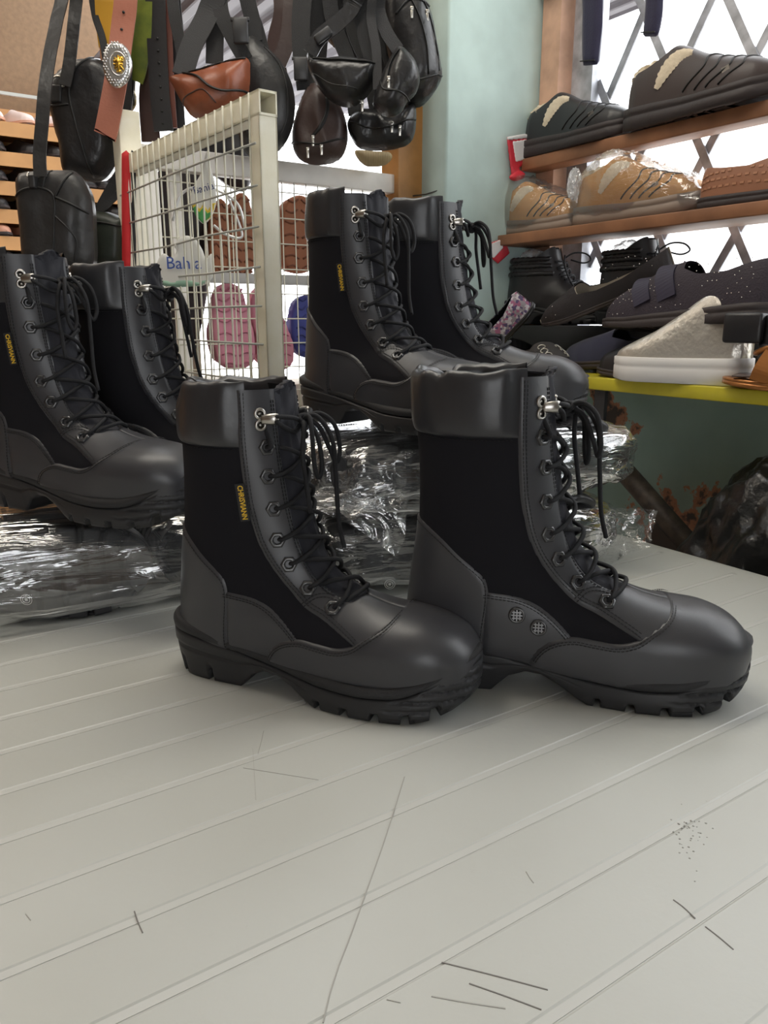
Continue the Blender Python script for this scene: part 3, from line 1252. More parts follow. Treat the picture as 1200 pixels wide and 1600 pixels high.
# ------------------------------------------------------------------ table
M_TABLE = bpy.data.materials.new('white_moulded_plastic')
M_TABLE.use_nodes = True
_nt = M_TABLE.node_tree
_p = _nt.nodes['Principled BSDF']
_p.inputs['Roughness'].default_value = 0.34
_p.inputs['Specular IOR Level'].default_value = 0.45
_tc = _nt.nodes.new('ShaderNodeTexCoord')
_n = _nt.nodes.new('ShaderNodeTexNoise')
_n.inputs['Scale'].default_value = 3.5
_n.inputs['Detail'].default_value = 6
_nt.links.new(_tc.outputs['Object'], _n.inputs['Vector'])
_r = _nt.nodes.new('ShaderNodeValToRGB')
_r.color_ramp.elements[0].position = 0.3
_r.color_ramp.elements[1].position = 0.7
_r.color_ramp.elements[0].color = (0.455, 0.46, 0.43, 1)
_r.color_ramp.elements[1].color = (0.50, 0.508, 0.485, 1)
_nt.links.new(_n.outputs['Fac'], _r.inputs['Fac'])
_n2 = _nt.nodes.new('ShaderNodeTexNoise')
_n2.inputs['Scale'].default_value = 26
_n2.inputs['Detail'].default_value = 8
_n2.inputs['Roughness'].default_value = 0.7
_nt.links.new(_tc.outputs['Object'], _n2.inputs['Vector'])
_r2 = _nt.nodes.new('ShaderNodeValToRGB')
_r2.color_ramp.elements[0].position = 0.66
_r2.color_ramp.elements[1].position = 0.80
_r2.color_ramp.elements[0].color = (0, 0, 0, 1)
_r2.color_ramp.elements[1].color = (0.35, 0.35, 0.35, 1)
_nt.links.new(_n2.outputs['Fac'], _r2.inputs['Fac'])
_mx = _nt.nodes.new('ShaderNodeMixRGB')
_mx.inputs['Color2'].default_value = (0.33, 0.32, 0.29, 1)
_nt.links.new(_r2.outputs['Color'], _mx.inputs['Fac'])
_nt.links.new(_r.outputs['Color'], _mx.inputs['Color1'])
_nt.links.new(_mx.outputs['Color'], _p.inputs['Base Color'])
_mr = _nt.nodes.new('ShaderNodeMapRange')
_mr.inputs['To Min'].default_value = 0.28
_mr.inputs['To Max'].default_value = 0.46
_nt.links.new(_n.outputs['Fac'], _mr.inputs['Value'])
_nt.links.new(_mr.outputs['Result'], _p.inputs['Roughness'])
_bm = _nt.nodes.new('ShaderNodeBump')
_bm.inputs['Strength'].default_value = 0.12
_bm.inputs['Distance'].default_value = 0.001
_n3 = _nt.nodes.new('ShaderNodeTexNoise')
_n3.inputs['Scale'].default_value = 160
_nt.links.new(_tc.outputs['Object'], _n3.inputs['Vector'])
_nt.links.new(_n3.outputs['Fac'], _bm.inputs['Height'])
_nt.links.new(_bm.outputs['Normal'], _p.inputs['Normal'])

M_GROOVE = mat('pale_groove_plastic', (0.505, 0.508, 0.485), 0.45)  # groove strips, slightly paler than the tabletop plastic
TA0, TA1, TB0, TB1 = -0.86, 0.975, -0.10, 1.13
tca, tcb = (TA0 + TA1) / 2, (TB0 + TB1) / 2
table = thing('plastic_table', 'large white moulded plastic table with grooved top', 'table', R(tca, tcb, 0), (0, 0, ROT))
GSP, GW, GD = 0.0589, 0.0066, 0.0006
G0 = 0.446     # one groove runs at this b
ys = [TB0 + 0.03]
prof = [(TB0 + 0.02, -0.0)]
k0 = math.ceil((TB0 + 0.05 - G0) / GSP)
k1 = math.floor((TB1 - 0.05 - G0) / GSP)
for k in range(k0, k1 + 1):
    c = G0 + k * GSP
    prof += [(c - GW / 2 - .0012, 0), (c - GW / 2, -GD), (c + GW / 2, -GD), (c + GW / 2 + .0012, 0)]
prof.append((TB1 - 0.02, 0.0))
V_, F_ = [], []
for x in (TA0 + 0.03, TA1 - 0.03):
    for (b, z) in prof:
        V_.append((x - tca, b - tcb, TZ + z))
np_ = len(prof)
for i in range(np_ - 1):
    F_.append((i, np_ + i, np_ + i + 1, i + 1))
tb = MB()
tb.add(V_, F_)
# border: smooth lip with rounded corners
nn = 12
rad = 0.09


def rrect(ins, z, r):
    pts = []
    x0, x1, y0, y1 = TA0 - tca + ins, TA1 - tca - ins, TB0 - tcb + ins, TB1 - tcb - ins
    for (cx, cy, a0) in ((x1 - r, y1 - r, 0), (x0 + r, y1 - r, PI / 2), (x0 + r, y0 + r, PI), (x1 - r, y0 + r, 3 * PI / 2)):
        for q in range(nn + 1):
            a = a0 + PI / 2 * q / nn
            pts.append((cx + r * math.cos(a), cy + r * math.sin(a), z))
    return pts


rings = [rrect(0.032, TZ + 0.0, 0.058), rrect(0.012, TZ + 0.0004, 0.075), rrect(0.004, TZ - 0.001, 0.085), rrect(0.0, TZ - 0.005, 0.09), rrect(0.0, TZ - 0.036, 0.09),
         rrect(0.004, TZ - 0.04, 0.086), rrect(0.012, TZ - 0.036, 0.078), rrect(0.014, TZ - 0.012, 0.076)]
nr = len(rings[0])
vv = [p for r in rings for p in r]
ff = [tuple(reversed(f)) for f in grid_faces(len(rings), nr, wrap_v=True)]
ff.append(tuple((len(rings) - 1) * nr + j for j in range(nr - 1, -1, -1)))
tb.add(vv, ff, True)
# corner fills between the grooved field and the lip
for sx in (0, 1):
    pass
top = tb.build('tabletop', M_TABLE, table)
for k in range(k0, k1 + 1):
    gb = MB()
    gb.box(TA0 + .035 - tca, TA1 - .035 - tca, -GW / 2 + .0006, GW / 2 - .0006, -.002, .0003)
    gb.build('groove_strip', M_GROOVE, table, (0, G0 + k * GSP - tcb, TZ - GD))
for (la, lb) in ((TA0 + .12, TB0 + .12), (TA1 - .12, TB0 + .12), (TA0 + .12, TB1 - .12), (TA1 - .12, TB1 - .12)):
    m_ = MB()
    m_.tube([(0, 0, 0), (0, 0, TZ - 0.02)], [0.022, 0.032], 14)
    m_.build('table_leg', M_TABLE, table, (la - tca, lb - tcb, 0))
# scuffs scored into the plastic
M_SCUF = mat('dark_scuff', (0.18, 0.17, 0.16), 0.8)
M_SCUF2 = mat('pale_scuff', (0.36, 0.355, 0.33), 0.7)


def ground(u, v):
    a = (u - 600) / FPX
    b = (800 - v) / FPX
    fz = -math.sin(PITCH) + b * math.cos(PITCH)
    t = (TZ - CAM_Z) / fz
    return Vector((a * t, (math.cos(PITCH) + b * math.sin(PITCH)) * t, TZ))


bpy.context.view_layer.update()
tinv = table.matrix_world.inverted()
for pts, w, m_ in (([(210, 1424), (216, 1442), (223, 1458)], .0009, M_SCUF), ([(690, 1504), (770, 1524), (856, 1547)], .0009, M_SCUF), ([(733, 1537), (790, 1557), (846, 1578)], .0009, M_SCUF),
                   ([(674, 1557), (730, 1567), (790, 1576)], .0009, M_SCUF2), ([(1052, 1406), (1068, 1418), (1086, 1435)], .0009, M_SCUF), ([(1102, 1448), (1125, 1466), (1146, 1484)], .0009, M_SCUF),
                   ([(632, 1214), (615, 1270), (598, 1322), (572, 1395), (545, 1470), (522, 1530), (505, 1598)], .0010, M_SCUF2), ([(412, 1142), (408, 1160), (403, 1178)], .0006, M_SCUF2),
                   ([(822, 1362), (828, 1372), (834, 1380)], .0006, M_SCUF2), ([(40, 1428), (48, 1438)], .0006, M_SCUF2), ([(380, 1200), (430, 1208), (498, 1219)], .0005, M_SCUF2),
                   ([(604, 1562), (626, 1567)], .0006, M_SCUF2), ([(395, 1170), (400, 1250)], .0003, M_SCUF2)):
    m2 = MB()
    loc = [tinv @ ground(u, v) for u, v in pts]
    loc = [tuple(q) for q in catmull([tuple(q) for q in loc], 10)]
    m2.strap([(q[0], q[1], TZ + .00005) for q in loc], w * .75, .0005, (loc[-1][1] - loc[0][1], loc[0][0] - loc[-1][0], 0))
    m2.build('scratch', m_, table)
# dotted scuff patch
m2 = MB()
rs = random.Random(3)
for q in range(46):
    g = tinv @ ground(1072 + rs.gauss(0, 14) + q % 5 * 3, 1305 + rs.gauss(0, 22))
    r_ = rs.uniform(.0003, .0008)
    m2.tube([(g.x, g.y, TZ - .0002), (g.x, g.y, TZ + .0002)], r_, 6)
m2.build('scuff_patch', M_SCUF2, table)['kind'] = 'stuff'
# ------------------------------------------------------------------ six boots on show, six more in clear bags
BR = make_boot_meshes(1)
BL = make_boot_meshes(-1)
boot_r = build_boot(BR)
boot_l = build_boot(BL)
bpy.context.view_layer.update()


def place(src, x, y, z, yaw, label, tilt=(0, 0), first=False, scale=1.0, group='black combat boots'):
    o = src if first else copy_tree(src)
    o.location = (x, y, TZ + z)
    o.rotation_euler = Euler((math.radians(tilt[0]), math.radians(tilt[1]), math.radians(yaw)), 'XYZ')
    o.scale = (scale,) * 3
    o['label'] = label
    o['group'] = group
    return o


place(boot_r, -.199, .720, 0, -21, 'black combat boot standing on the table in front, yellow tag on its side', first=True, scale=.995)
place(boot_l, .020, .698, 0, -9.8, 'black lace-up combat boot standing on the table with two round vents above its sole', first=True, scale=1.035)
place(boot_r, -.469, .916, .122, -25, 'black combat boot with yellow tag standing on the leftmost clear plastic bag')
place(boot_l, -.400, 1.000, .116, -10, 'black combat boot half hidden behind the tall front boot, on the leftmost plastic bag')
place(boot_r, -.098, 1.025, .208, -39, 'black combat boot with yellow tag on the stacked plastic bags, heel towards the wire gate', scale=.955)
place(boot_l, -.022, 1.100, .203, -7, 'black combat boot without tag on the stacked bags, toe towards the yellow shelf')


# ------------------------------------------------------------------ clear plastic bags with boots inside
M_FILM = film_mat('clear_film', (0.97, 0.98, 0.98), 0.15, 0.05, 0.10)


def ridge(p, s):
    return 1.0 - abs(mnoise.noise(Vector(p) * s)) * 2.2


def film_bag(name, cx, cy, ang, L, W, H, z0, label, seed, amp=1.0, nu=150, nv=84):
    """crumpled clear bag drawn tight over what lies inside it"""
    V, Fc = [], []
    rnd = seed * 3.7
    for i in range(nu):
        a = TAU * i / nu
        for j in range(nv):
            e = -PI / 2 + PI * j / (nv - 1)

            def sp(c, p):
                return math.copysign(abs(c) ** p, c)
            ce, se = sp(math.cos(e), .45), sp(math.sin(e), .55)
            x = L / 2 * sp(math.cos(a), .5) * ce
            y = W / 2 * sp(math.sin(a), .5) * ce
            z = H / 2 * se
            n = Vector((x / (L * .5) ** 2, y / (W * .5) ** 2, z / (H * .5) ** 2))
            n.normalize()
            # pleats run along the bag and gather at its ends
            q = Vector((x * 9 + rnd, (y * 30 + z * 34), seed))
            d = (ridge((x * 7 + rnd, y * 30 - x * 9, z * 42 + x * 8), 1.0)) * .0055
            d += ridge((x * 22 + rnd, y * 60, z * 75), 1.0) * .0025
            d += mnoise.noise(Vector((x * 8, y * 8 + rnd, z * 10))) * .010
            flat = 1.0 - 0.85 * float(smooth(.35, .8, se)) if se > 0 else 1.0
            p = Vector((x, y, z)) + n * (d * amp * flat - .004)
            p.z = max(p.z + H / 2, .001)
            if p.z > H - .002:
                p.z = H - .002
            V.append(tuple(p))
    Fc = grid_faces(nu, nv, wrap_u=True)
    o = link(name, mesh(name, V, Fc), M_FILM, None, (cx, cy, TZ + z0), (0, 0, math.radians(ang)))
    return tag(o, label, 'plastic bag', 'clear bags of packed boots')


def flap(name, parent, pts, w, seed, n1=40, n2=26):
    """loose crumpled end of a bag: a sheet along pts (world) with width vectors"""
    P = catmull([p for p, _ in pts], n1)
    S = catmull([s for _, s in pts], n1)
    V = []
    for i in range(n1):
        for j in range(n2):
            t = j / (n2 - 1) - .5
            p = Vector(P[i]) + Vector(S[i]) * t
            d = ridge((p.x * 38 + seed, p.y * 38, p.z * 38), 1.0) * .007 + mnoise.noise(p * 16 + Vector((seed, 0, 0))) * .010
            V.append(tuple(p + Vector((0.2, -1, .3)).normalized() * d))
    o = link(name, mesh(name, V, grid_faces(n1, n2)), M_FILM)
    under(o, parent)
    return o


def packed(cx, cy, ang, z0, labels, L=.435, W=.30, grp='boots packed in clear bags'):
    ca, sa = math.cos(math.radians(ang)), math.sin(math.radians(ang))
    for k, (src, lx, ly, rz, lab) in enumerate(((boot_r, -L / 2, -W / 2, 0, labels[0]), (boot_r, L / 2, W / 2, 180, labels[1]))):
        o = copy_tree(src)
        # lie the boot on its side: up axis -> +y of the bag, toe along x
        Mr = Matrix.Rotation(math.radians(ang + rz), 4, 'Z') @ Matrix.Rotation(math.radians(-90), 4, 'X')
        o.matrix_world = Matrix.Translation((cx + lx * ca - ly * sa, cy + lx * sa + ly * ca, TZ + z0 + .056)) @ Mr
        o['label'] = lab
        o['group'] = grp


bagL = film_bag('plastic_bag', -.405, .962, 23, .50, .335, .123, 0, 'long clear plastic bag under the leftmost pair of boots', 1)
packed(-.405, .962, 23, .001, ['black boot lying inside the leftmost clear bag, sole towards the table front', 'black boot lying inside the leftmost clear bag, sole turned away'])
bagD = film_bag('plastic_bag', .075, 1.085, 20, .49, .33, .104, 0, 'lower clear plastic bag of the stack behind the front boots', 2)
packed(.075, 1.085, 20, .001, ['black boot lying in the lower stacked bag, sole towards the table front', 'black boot lying in the lower stacked bag, sole turned away'], W=.29)
bagU = film_bag('plastic_bag', .085, 1.085, 22, .50, .34, .104, .103, 'upper shiny clear plastic bag of the stack behind the front boots', 5, 1.5)
packed(.085, 1.085, 22, .103, ['black boot lying in the upper stacked bag, sole towards the table front', 'black boot lying in the upper stacked bag, sole turned away'], W=.29)
# hanging corner and bag mouth
flap('bag_corner', bagU, [(tuple(PX(545, 745, .885)), (.13, .02, .055)), (tuple(PX(568, 785, .875)), (.10, .015, .02)), (tuple(PX(592, 830, .87)), (.06, .01, -.012)), (tuple(PX(615, 868, .868)), (.006, .0, -.004))], 0, 4)
flap('bag_mouth', bagD, [(tuple(PX(915, 840, 1.05)), (.02, .02, .085)), (tuple(PX(950, 838, 1.03)), (.0, .01, .080)), (tuple(PX(985, 830, 1.01)), (.01, .02, .060)), (tuple(PX(1020, 826, 1.0)), (.012, .02, .045))], 0, 9)
# round printed stickers on the bags
M_PRINT = mat('white_print', (0.75, 0.75, 0.75), 0.5)
for (u, v, y, par) in ((41, 937, .795, bagL), (609, 913, .885, bagD)):
    m_ = MB()
    for r0 in (.0062, .0040):
        m_.tube([(r0 * math.cos(t), 0, r0 * math.sin(t)) for t in np.linspace(0, TAU, 25)], .00035, 5, False)
    m_.box(-.0014, .0014, -.0003, .0003, -.0014, .0014)
    o = m_.build('printed_mark', M_PRINT, None, PX(u, v, y), (.15, 0, 0))
    under(o, par)
# ------------------------------------------------------------------ generic low shoe
def shoe_meshes(L=.28, top=None, topline=None, halfw=None, sole_t=None, sole_b=None, seam=(), inset=.002, sole_off=.003, lining=True, power=.72, nx=60, nt=36):
    """top: crown height (x,z); topline: cut height of the opening (x,z); halfw: half width (x,w); sole_t/sole_b: sole top and bottom (x,z)"""
    xs = L * (1 - np.cos(np.linspace(0, PI, nx))) / 2
    hw = np.interp(xs, *zip(*halfw))
    tp = np.interp(xs, *zip(*top))
    tl = np.interp(xs, *zip(*topline))
    st = np.interp(xs, *zip(*sole_t))
    sb = np.interp(xs, *zip(*sole_b))
    ker = np.array((1, 2, 3, 2, 1)) / 9.0

    def smo(a):
        return np.convolve(np.concatenate([a[:1]] * 2 + [a] + [a[-1:]] * 2), ker, 'valid')
    tp, st, sb = smo(tp), smo(st), smo(sb)
    th = np.linspace(-PI / 2, PI / 2, nt)
    V = np.zeros((nx, nt, 3))
    for i in range(nx):
        s, c = np.sin(th), np.cos(th)
        V[i, :, 0] = xs[i]
        V[i, :, 1] = np.sign(s) * np.abs(s) ** power * max(hw[i] - inset, 1e-4)
        V[i, :, 2] = st[i] + np.abs(c) ** .85 * max(tp[i] - st[i], 1e-4)
    dt = np.gradient(V, axis=0)
    dk = np.gradient(V, axis=1)
    N_ = np.cross(dt, dk)
    N_ /= np.maximum(np.linalg.norm(N_, axis=2)[:, :, None], 1e-9)
    if N_[nx // 2, nt // 2, 2] < 0:
        N_ = -N_
    fld = tl[:, None] - V[..., 2]
    F = grid_faces(nx, nt)

    def cut(off, rev=False):
        W = V + N_ * off
        v, f = clip_surface(np.concatenate([W, fld[..., None]], 2).reshape(-1, 4), F)
        return [tuple(p[:3]) for p in v], [tuple(reversed(q)) for q in f] if rev else f
    ov, of = cut(0)
    out = {'upper': mesh('shoe_upper', ov, of)}
    if lining:
        iv, if_ = cut(-.003, True)
        out['lining'] = mesh('shoe_lining', iv, if_)
    # sole
    ox = np.concatenate([xs, xs[::-1][1:-1]])
    oy = np.concatenate([-hw, hw[::-1][1:-1]])
    zt = np.concatenate([st, st[::-1][1:-1]])
    zb = np.concatenate([sb, sb[::-1][1:-1]])
    O = np.stack([ox, oy], 1)
    t = np.roll(O, -1, 0) - np.roll(O, 1, 0)
    t /= np.maximum(np.linalg.norm(t, axis=1)[:, None], 1e-9)
    n = np.stack([t[:, 1], -t[:, 0]], 1)
    no = len(O)

    def ring(off, z):
        return np.stack([O[:, 0] + n[:, 0] * off, O[:, 1] + n[:, 1] * off, z], 1)
    so = sole_off
    rr = [ring(-.006, zt - .002), ring(so * .3, zt + .001), ring(so, zt), ring(so, zt - (zt - zb) * .3), ring(so * .6, zt - (zt - zb) * .36), ring(so, zt - (zt - zb) * .42),
          ring(so, zb + .001), ring(so * .3, zb), ring(-.006, zb)]
    sf = [tuple(reversed(q)) for q in grid_faces(len(rr), no, wrap_v=True)]
    b0 = (len(rr) - 1) * no
    for a in range(nx - 1):
        j1, j2 = (no - a) % no, (no - a - 1) % no
        sf.append((b0 + a, b0 + a + 1, b0 + j2, b0 + j1))
    out['sole'] = mesh('shoe_sole', np.vstack(rr), sf)
    out['_V'], out['_N'], out['_x'] = V, N_, xs
    return out


def shoe_line(S, pts, lift=.0006, r=.0008):
    """cord over the upper: pts = (x, u) with u in -1..1 across the shoe"""
    V, N_, xs = S['_V'], S['_N'], S['_x']
    nt = V.shape[1]
    P = []
    for x, u in catmull(pts, 26):
        i = float(np.interp(x, xs, np.arange(len(xs))))
        j = (min(max(u, -1), 1) + 1) / 2 * (nt - 1)
        i0, j0 = int(min(i, len(xs) - 2)), int(min(j, nt - 2))
        fi, fj = i - i0, j - j0
        def B_(G):
            return (G[i0, j0] * (1 - fi) + G[i0 + 1, j0] * fi) * (1 - fj) + (G[i0, j0 + 1] * (1 - fi) + G[i0 + 1, j0 + 1] * fi) * fj
        P.append(B_(V) + B_(N_) * lift)
    return P


def oriented(o, heel, toe, roll=0.0, pitch_extra=0.0):
    """put a shoe with its heel at one point and its toe towards another"""
    h, t = Vector(heel), Vector(toe)
    d = (t - h).normalized()
    yaw = math.atan2(d.y, d.x)
    pit = -math.asin(max(-1, min(1, d.z))) + pitch_extra
    o.location = h
    o.rotation_euler = Euler((roll, pit, yaw), 'XYZ')
    return o


HW_MAN = [(0, .0), (.003, .014), (.012, .025), (.03, .033), (.08, .035), (.13, .038), (.19, .047), (.23, .047), (.26, .040), (.28, .026), (.29, .012), (.295, 0)]
ST_FLAT = [(0, .038), (.08, .035), (.16, .029), (.22, .028), (.27, .033), (.295, .038)]
M_INS = mat('beige_insole', (0.55, 0.48, 0.38), 0.8)
M_DRK = mat('dark_brown_leather', (0.045, 0.030, 0.028), 0.5, bump=0.1, bscale=400)
M_BLKS = mat('black_shoe_leather', (0.016, 0.015, 0.017), 0.42, bump=0.08, bscale=500)
M_TAN = mat('tan_leather', (0.52, 0.26, 0.07), 0.55, var=0.1, vscale=20, bump=0.1, bscale=300)
M_WOV = mat('brown_woven_leather', (0.30, 0.13, 0.07), 0.5)
M_SOLD = mat('dark_brown_rubber', (0.035, 0.026, 0.026), 0.6, bump=0.3, bscale=150)
M_SOLT = mat('taupe_rubber', (0.25, 0.19, 0.15), 0.6)
M_PAPER = mat('crumpled_paper', (0.66, 0.56, 0.42), 0.8, bump=0.6, bscale=60, bdist=0.006)
M_NAVY = mat('navy_knit', (0.020, 0.018, 0.035), 0.75, bump=0.4, bscale=500, sheen=0.2)
M_DOT = mat('crystal_stud', (0.75, 0.72, 0.68), 0.2, metal=0.8)


def paper_ball(name, loc, sx, sy, sz, seed, parent=None, m=None):
    bm = bmesh.new()
    bmesh.ops.create_icosphere(bm, subdivisions=4, radius=1)
    for v in bm.verts:
        n = v.co.normalized()
        d = 1 + .28 * (ridge(tuple(n * 2.2 + Vector((seed, 0, 0))), 1.0) - .5) + .12 * ridge(tuple(n * 5 + Vector((seed, 3, 0))), 1.0)
        v.co = Vector((n.x * sx * d, n.y * sy * d, n.z * sz * d))
    mb = MB()
    mb.bm(bm, False)
    return mb.build(name, m or M_PAPER, parent, loc)


# ---- closed sandals with straps (fisherman style), four on the window shelves
S_FISH = shoe_meshes(.295, top=[(0, .085), (.02, .105), (.07, .128), (.105, .125), (.15, .100), (.20, .082), (.25, .070), (.28, .055), (.295, .036)],
                     topline=[(0, .088), (.02, .094), (.05, .098), (.08, .108), (.105, .128), (.115, .30), (.3, .3)],
                     halfw=HW_MAN, sole_off=.006, sole_t=ST_FLAT, sole_b=[(0, .004), (.03, 0), (.24, 0), (.28, .006), (.295, .014)])


def fisherman(label, heel_px, y_heel, toe_ab, zshelf, upper, sole, group, film=None, swap=False, sc=1.0):
    r = thing('strap_shoe', label, 'shoe', group=group)
    for k, m in (('upper', upper), ('lining', M_INS), ('sole', sole)):
        me = S_FISH[k].copy()
        me.materials.clear()
        link(k if k != 'upper' else 'shoe_upper', me, m, r)
    # raised strap edges across the front and the diagonal opening
    mb = MB()
    for x0, x1 in ((.165, .190), (.190, .214), (.213, .238), (.236, .258)):
        for s in (-1, 1):
            mb.tube(shoe_line(S_FISH, [(x0 - .03, s * .95), ((x0 + x1) / 2 - .008, s * .62), (x1 - .02, s * .30), (x1 - .012, .0)], .0005), .0016, 6)
    mb.build('strap_edges', mat('dark_seam', (0.012, 0.010, 0.010), 0.6), r)
    for s in (-1, 1):
        pts = shoe_line(S_FISH, [(.078, s * .88), (.092, s * .70), (.112, s * .50), (.138, s * .30)], .0)
        m2 = MB()
        V_, F_ = [], []
        nq = len(pts)
        P = np.array(pts)
        wid = .011 * np.sin(np.linspace(.15, PI - .1, nq)) + .004
        T = np.gradient(P, axis=0)
        T /= np.linalg.norm(T, axis=1)[:, None]
        out_ = np.array((0, s, .25))
        W_ = np.cross(T, out_)
        W_ /= np.linalg.norm(W_, axis=1)[:, None]
        for i in range(nq):
            for j in range(5):
                q = (j / 4 - .5) * 2
                b = .0028 * (1 - q * q) + .0012 * math.sin(i * 2.3 + j * 1.7)
                V_.append(P[i] + W_[i] * wid[i] * q + out_ * (b + .0004))
        m2.add(V_, grid_faces(nq, 5), True)
        m2.build('stuffing_window', M_PAPER, r)
    paper_ball('paper_stuffing', (.05, 0, .088), .042, .022, .022, 2.0 + (0 if swap else 5), r)
    bk = MB()
    bk.box(-.006, .006, -.0012, .0012, -.004, .004)
    bk.build('buckle', M_HOK, r, (.215, -.041, .055), (0, -.3, .15))
    heel = Vector(heel_px)
    d = R(*toe_ab) - R(0, 0)
    oriented(r, (heel.x, heel.y, zshelf), (heel.x + d.x, heel.y + d.y, zshelf))
    r.scale = (sc,) * 3
    return r


def shelf_pt(u, v, a):
    """point at pixel (u, v) on the vertical plane a = const parallel to the window"""
    q = PX(u, v, 1.0) - Vector((0, 0, CAM_Z))
    k = a / (q.x * AX[0] + q.y * AX[1])
    return Vector((q.x * k, q.y * k, CAM_Z + q.z * k))


AS = 1.31
ZU, ZM, ZY = 1.4285, 1.2665, .9845
p = shelf_pt(988, 150, AS - .02)
fisherman('dark brown closed strap shoe stuffed with paper, largest on the upper window shelf', p, 0, (0, -1), ZU, M_DRK, M_SOLD, 'strap shoes on the window shelves', sc=1.05)
p = shelf_pt(826, 215, AS - .012)
fisherman('black closed strap shoe with buckle at the pier end of the upper shelf', p, 0, (.03, -1), ZU, M_BLKS, M_SOLD, 'strap shoes on the window shelves', swap=True, sc=.97)
p = shelf_pt(908, 305, AS - .04)
tan1 = fisherman('tan closed strap shoe wrapped in clear film in the middle of its shelf', p, 0, (0, -1), ZM, M_TAN, M_SOLT, 'strap shoes on the window shelves')
p = shelf_pt(778, 340, AS - .04)
tan2 = fisherman('tan strap shoe bundled in cloudy film against the teal pier', p, 0, (.05, -1), ZM, M_TAN, M_SOLT, 'strap shoes on the window shelves', swap=True, sc=.92)

# woven loafer at the right end
S_LOAF = shoe_meshes(.285, top=[(0, .070), (.03, .085), (.10, .090), (.15, .078), (.21, .062), (.26, .050), (.285, .03)],
                     topline=[(0, .072), (.05, .064), (.10, .060), (.14, .068), (.155, .3), (.3, .3)], halfw=[(x * .285 / .295, w) for x, w in HW_MAN],
                     sole_t=[(0, .020), (.1, .018), (.2, .014), (.285, .018)], sole_b=[(0, 0), (.24, 0), (.285, .007)])
r = thing('woven_loafer', 'reddish brown loafer with woven upper at the window edge of the middle shelf', 'shoe')
me = S_LOAF['upper'].copy()
link('shoe_upper', me, M_WOV, r)
link('lining', S_LOAF['lining'].copy(), M_DRK, r)
link('sole', S_LOAF['sole'].copy(), M_SOLD, r)
mb = MB()
V_, N__ = S_LOAF['_V'], S_LOAF['_N']
for i in range(8, 40, 2):
    for j in (2, 4, 6, 8):
        for jj in (j, 35 - j):
            p_, n_ = V_[i + (j // 2) % 2, jj], N__[i, jj]
            if p_[2] < .058:
                Mx = aim(p_ + n_ * .0004, n_)
                mb2 = MB()
                mb2.box(-.0036, .0036, -.0018, .0018, -.0004, .0008)
                mb2.xform(Mx)
                mb.add(mb2.v, mb2.f)
mb.build('woven_strips', mat('tan_woven', (0.42, 0.2, 0.11), 0.45), r)['kind'] = 'stuff'
p = shelf_pt(1100, 290, AS - .05)
oriented(r, (p.x, p.y, ZM), (p.x + R(0, -1).x, p.y + R(0, -1).y, ZM))

# clear film drawn round the tan shoes and the black one
M_FILM2 = film_mat('cloudy_film', (0.97, 0.97, 0.97), 0.08, 0.05, 0.12)


def shoe_film(src, label, seed, L=.31, H=.13, sc=1.0, m=None):
    V = []
    nu, nv = 70, 40
    for i in range(nu):
        t = i / (nu - 1)
        x = -.012 + (L + .022) * t
        w = .053 * (math.sin(PI * (t * .96 + .02)) ** .35)
        h = np.interp(x, [-.02, 0, .05, .10, .16, .25, .32], [.03, .09, .122, .138, .11, .075, .02])
        for j in range(nv):
            a = TAU * j / nv
            y = w * math.copysign(abs(math.cos(a)) ** .6, math.cos(a))
            z = h / 2 + h / 2 * math.copysign(abs(math.sin(a)) ** .7, math.sin(a))
            d = ridge((x * 30 + seed, y * 42, z * 42), 1.0) * .006 + ridge((x * 70 + seed, y * 60, z * 90), 1.0) * .0025
            V.append((x, y * (1 + d * 6), max(.0006, z + d - .003)))
    o = link('plastic_wrap', mesh('plastic_wrap', V, grid_faces(nu, nv, wrap_v=True)), m or M_FILM2)
    o.location = src.location
    o.rotation_euler = src.rotation_euler
    o.scale = src.scale
    return tag(o, label, 'plastic wrap', 'film around the shelf shoes')


shoe_film(tan1, 'clear film wrapped round the middle tan strap shoe', 3)
shoe_film(tan2, 'cloudy film bundled round the tan shoe by the pier', 8)
M_WISP = film_mat('white_film', (0.95, 0.95, 0.95), 0.12, 0.30, 0.2)
paper_ball('film_twist', shelf_pt(897, 288, AS - .07), .012, .018, .028, 4.4, None, M_WISP)
tag(bpy.data.objects['film_twist'], 'twisted white film end between the two tan shoes', 'plastic wrap')

# ---- ankle boots
ANK = RINGS.copy()


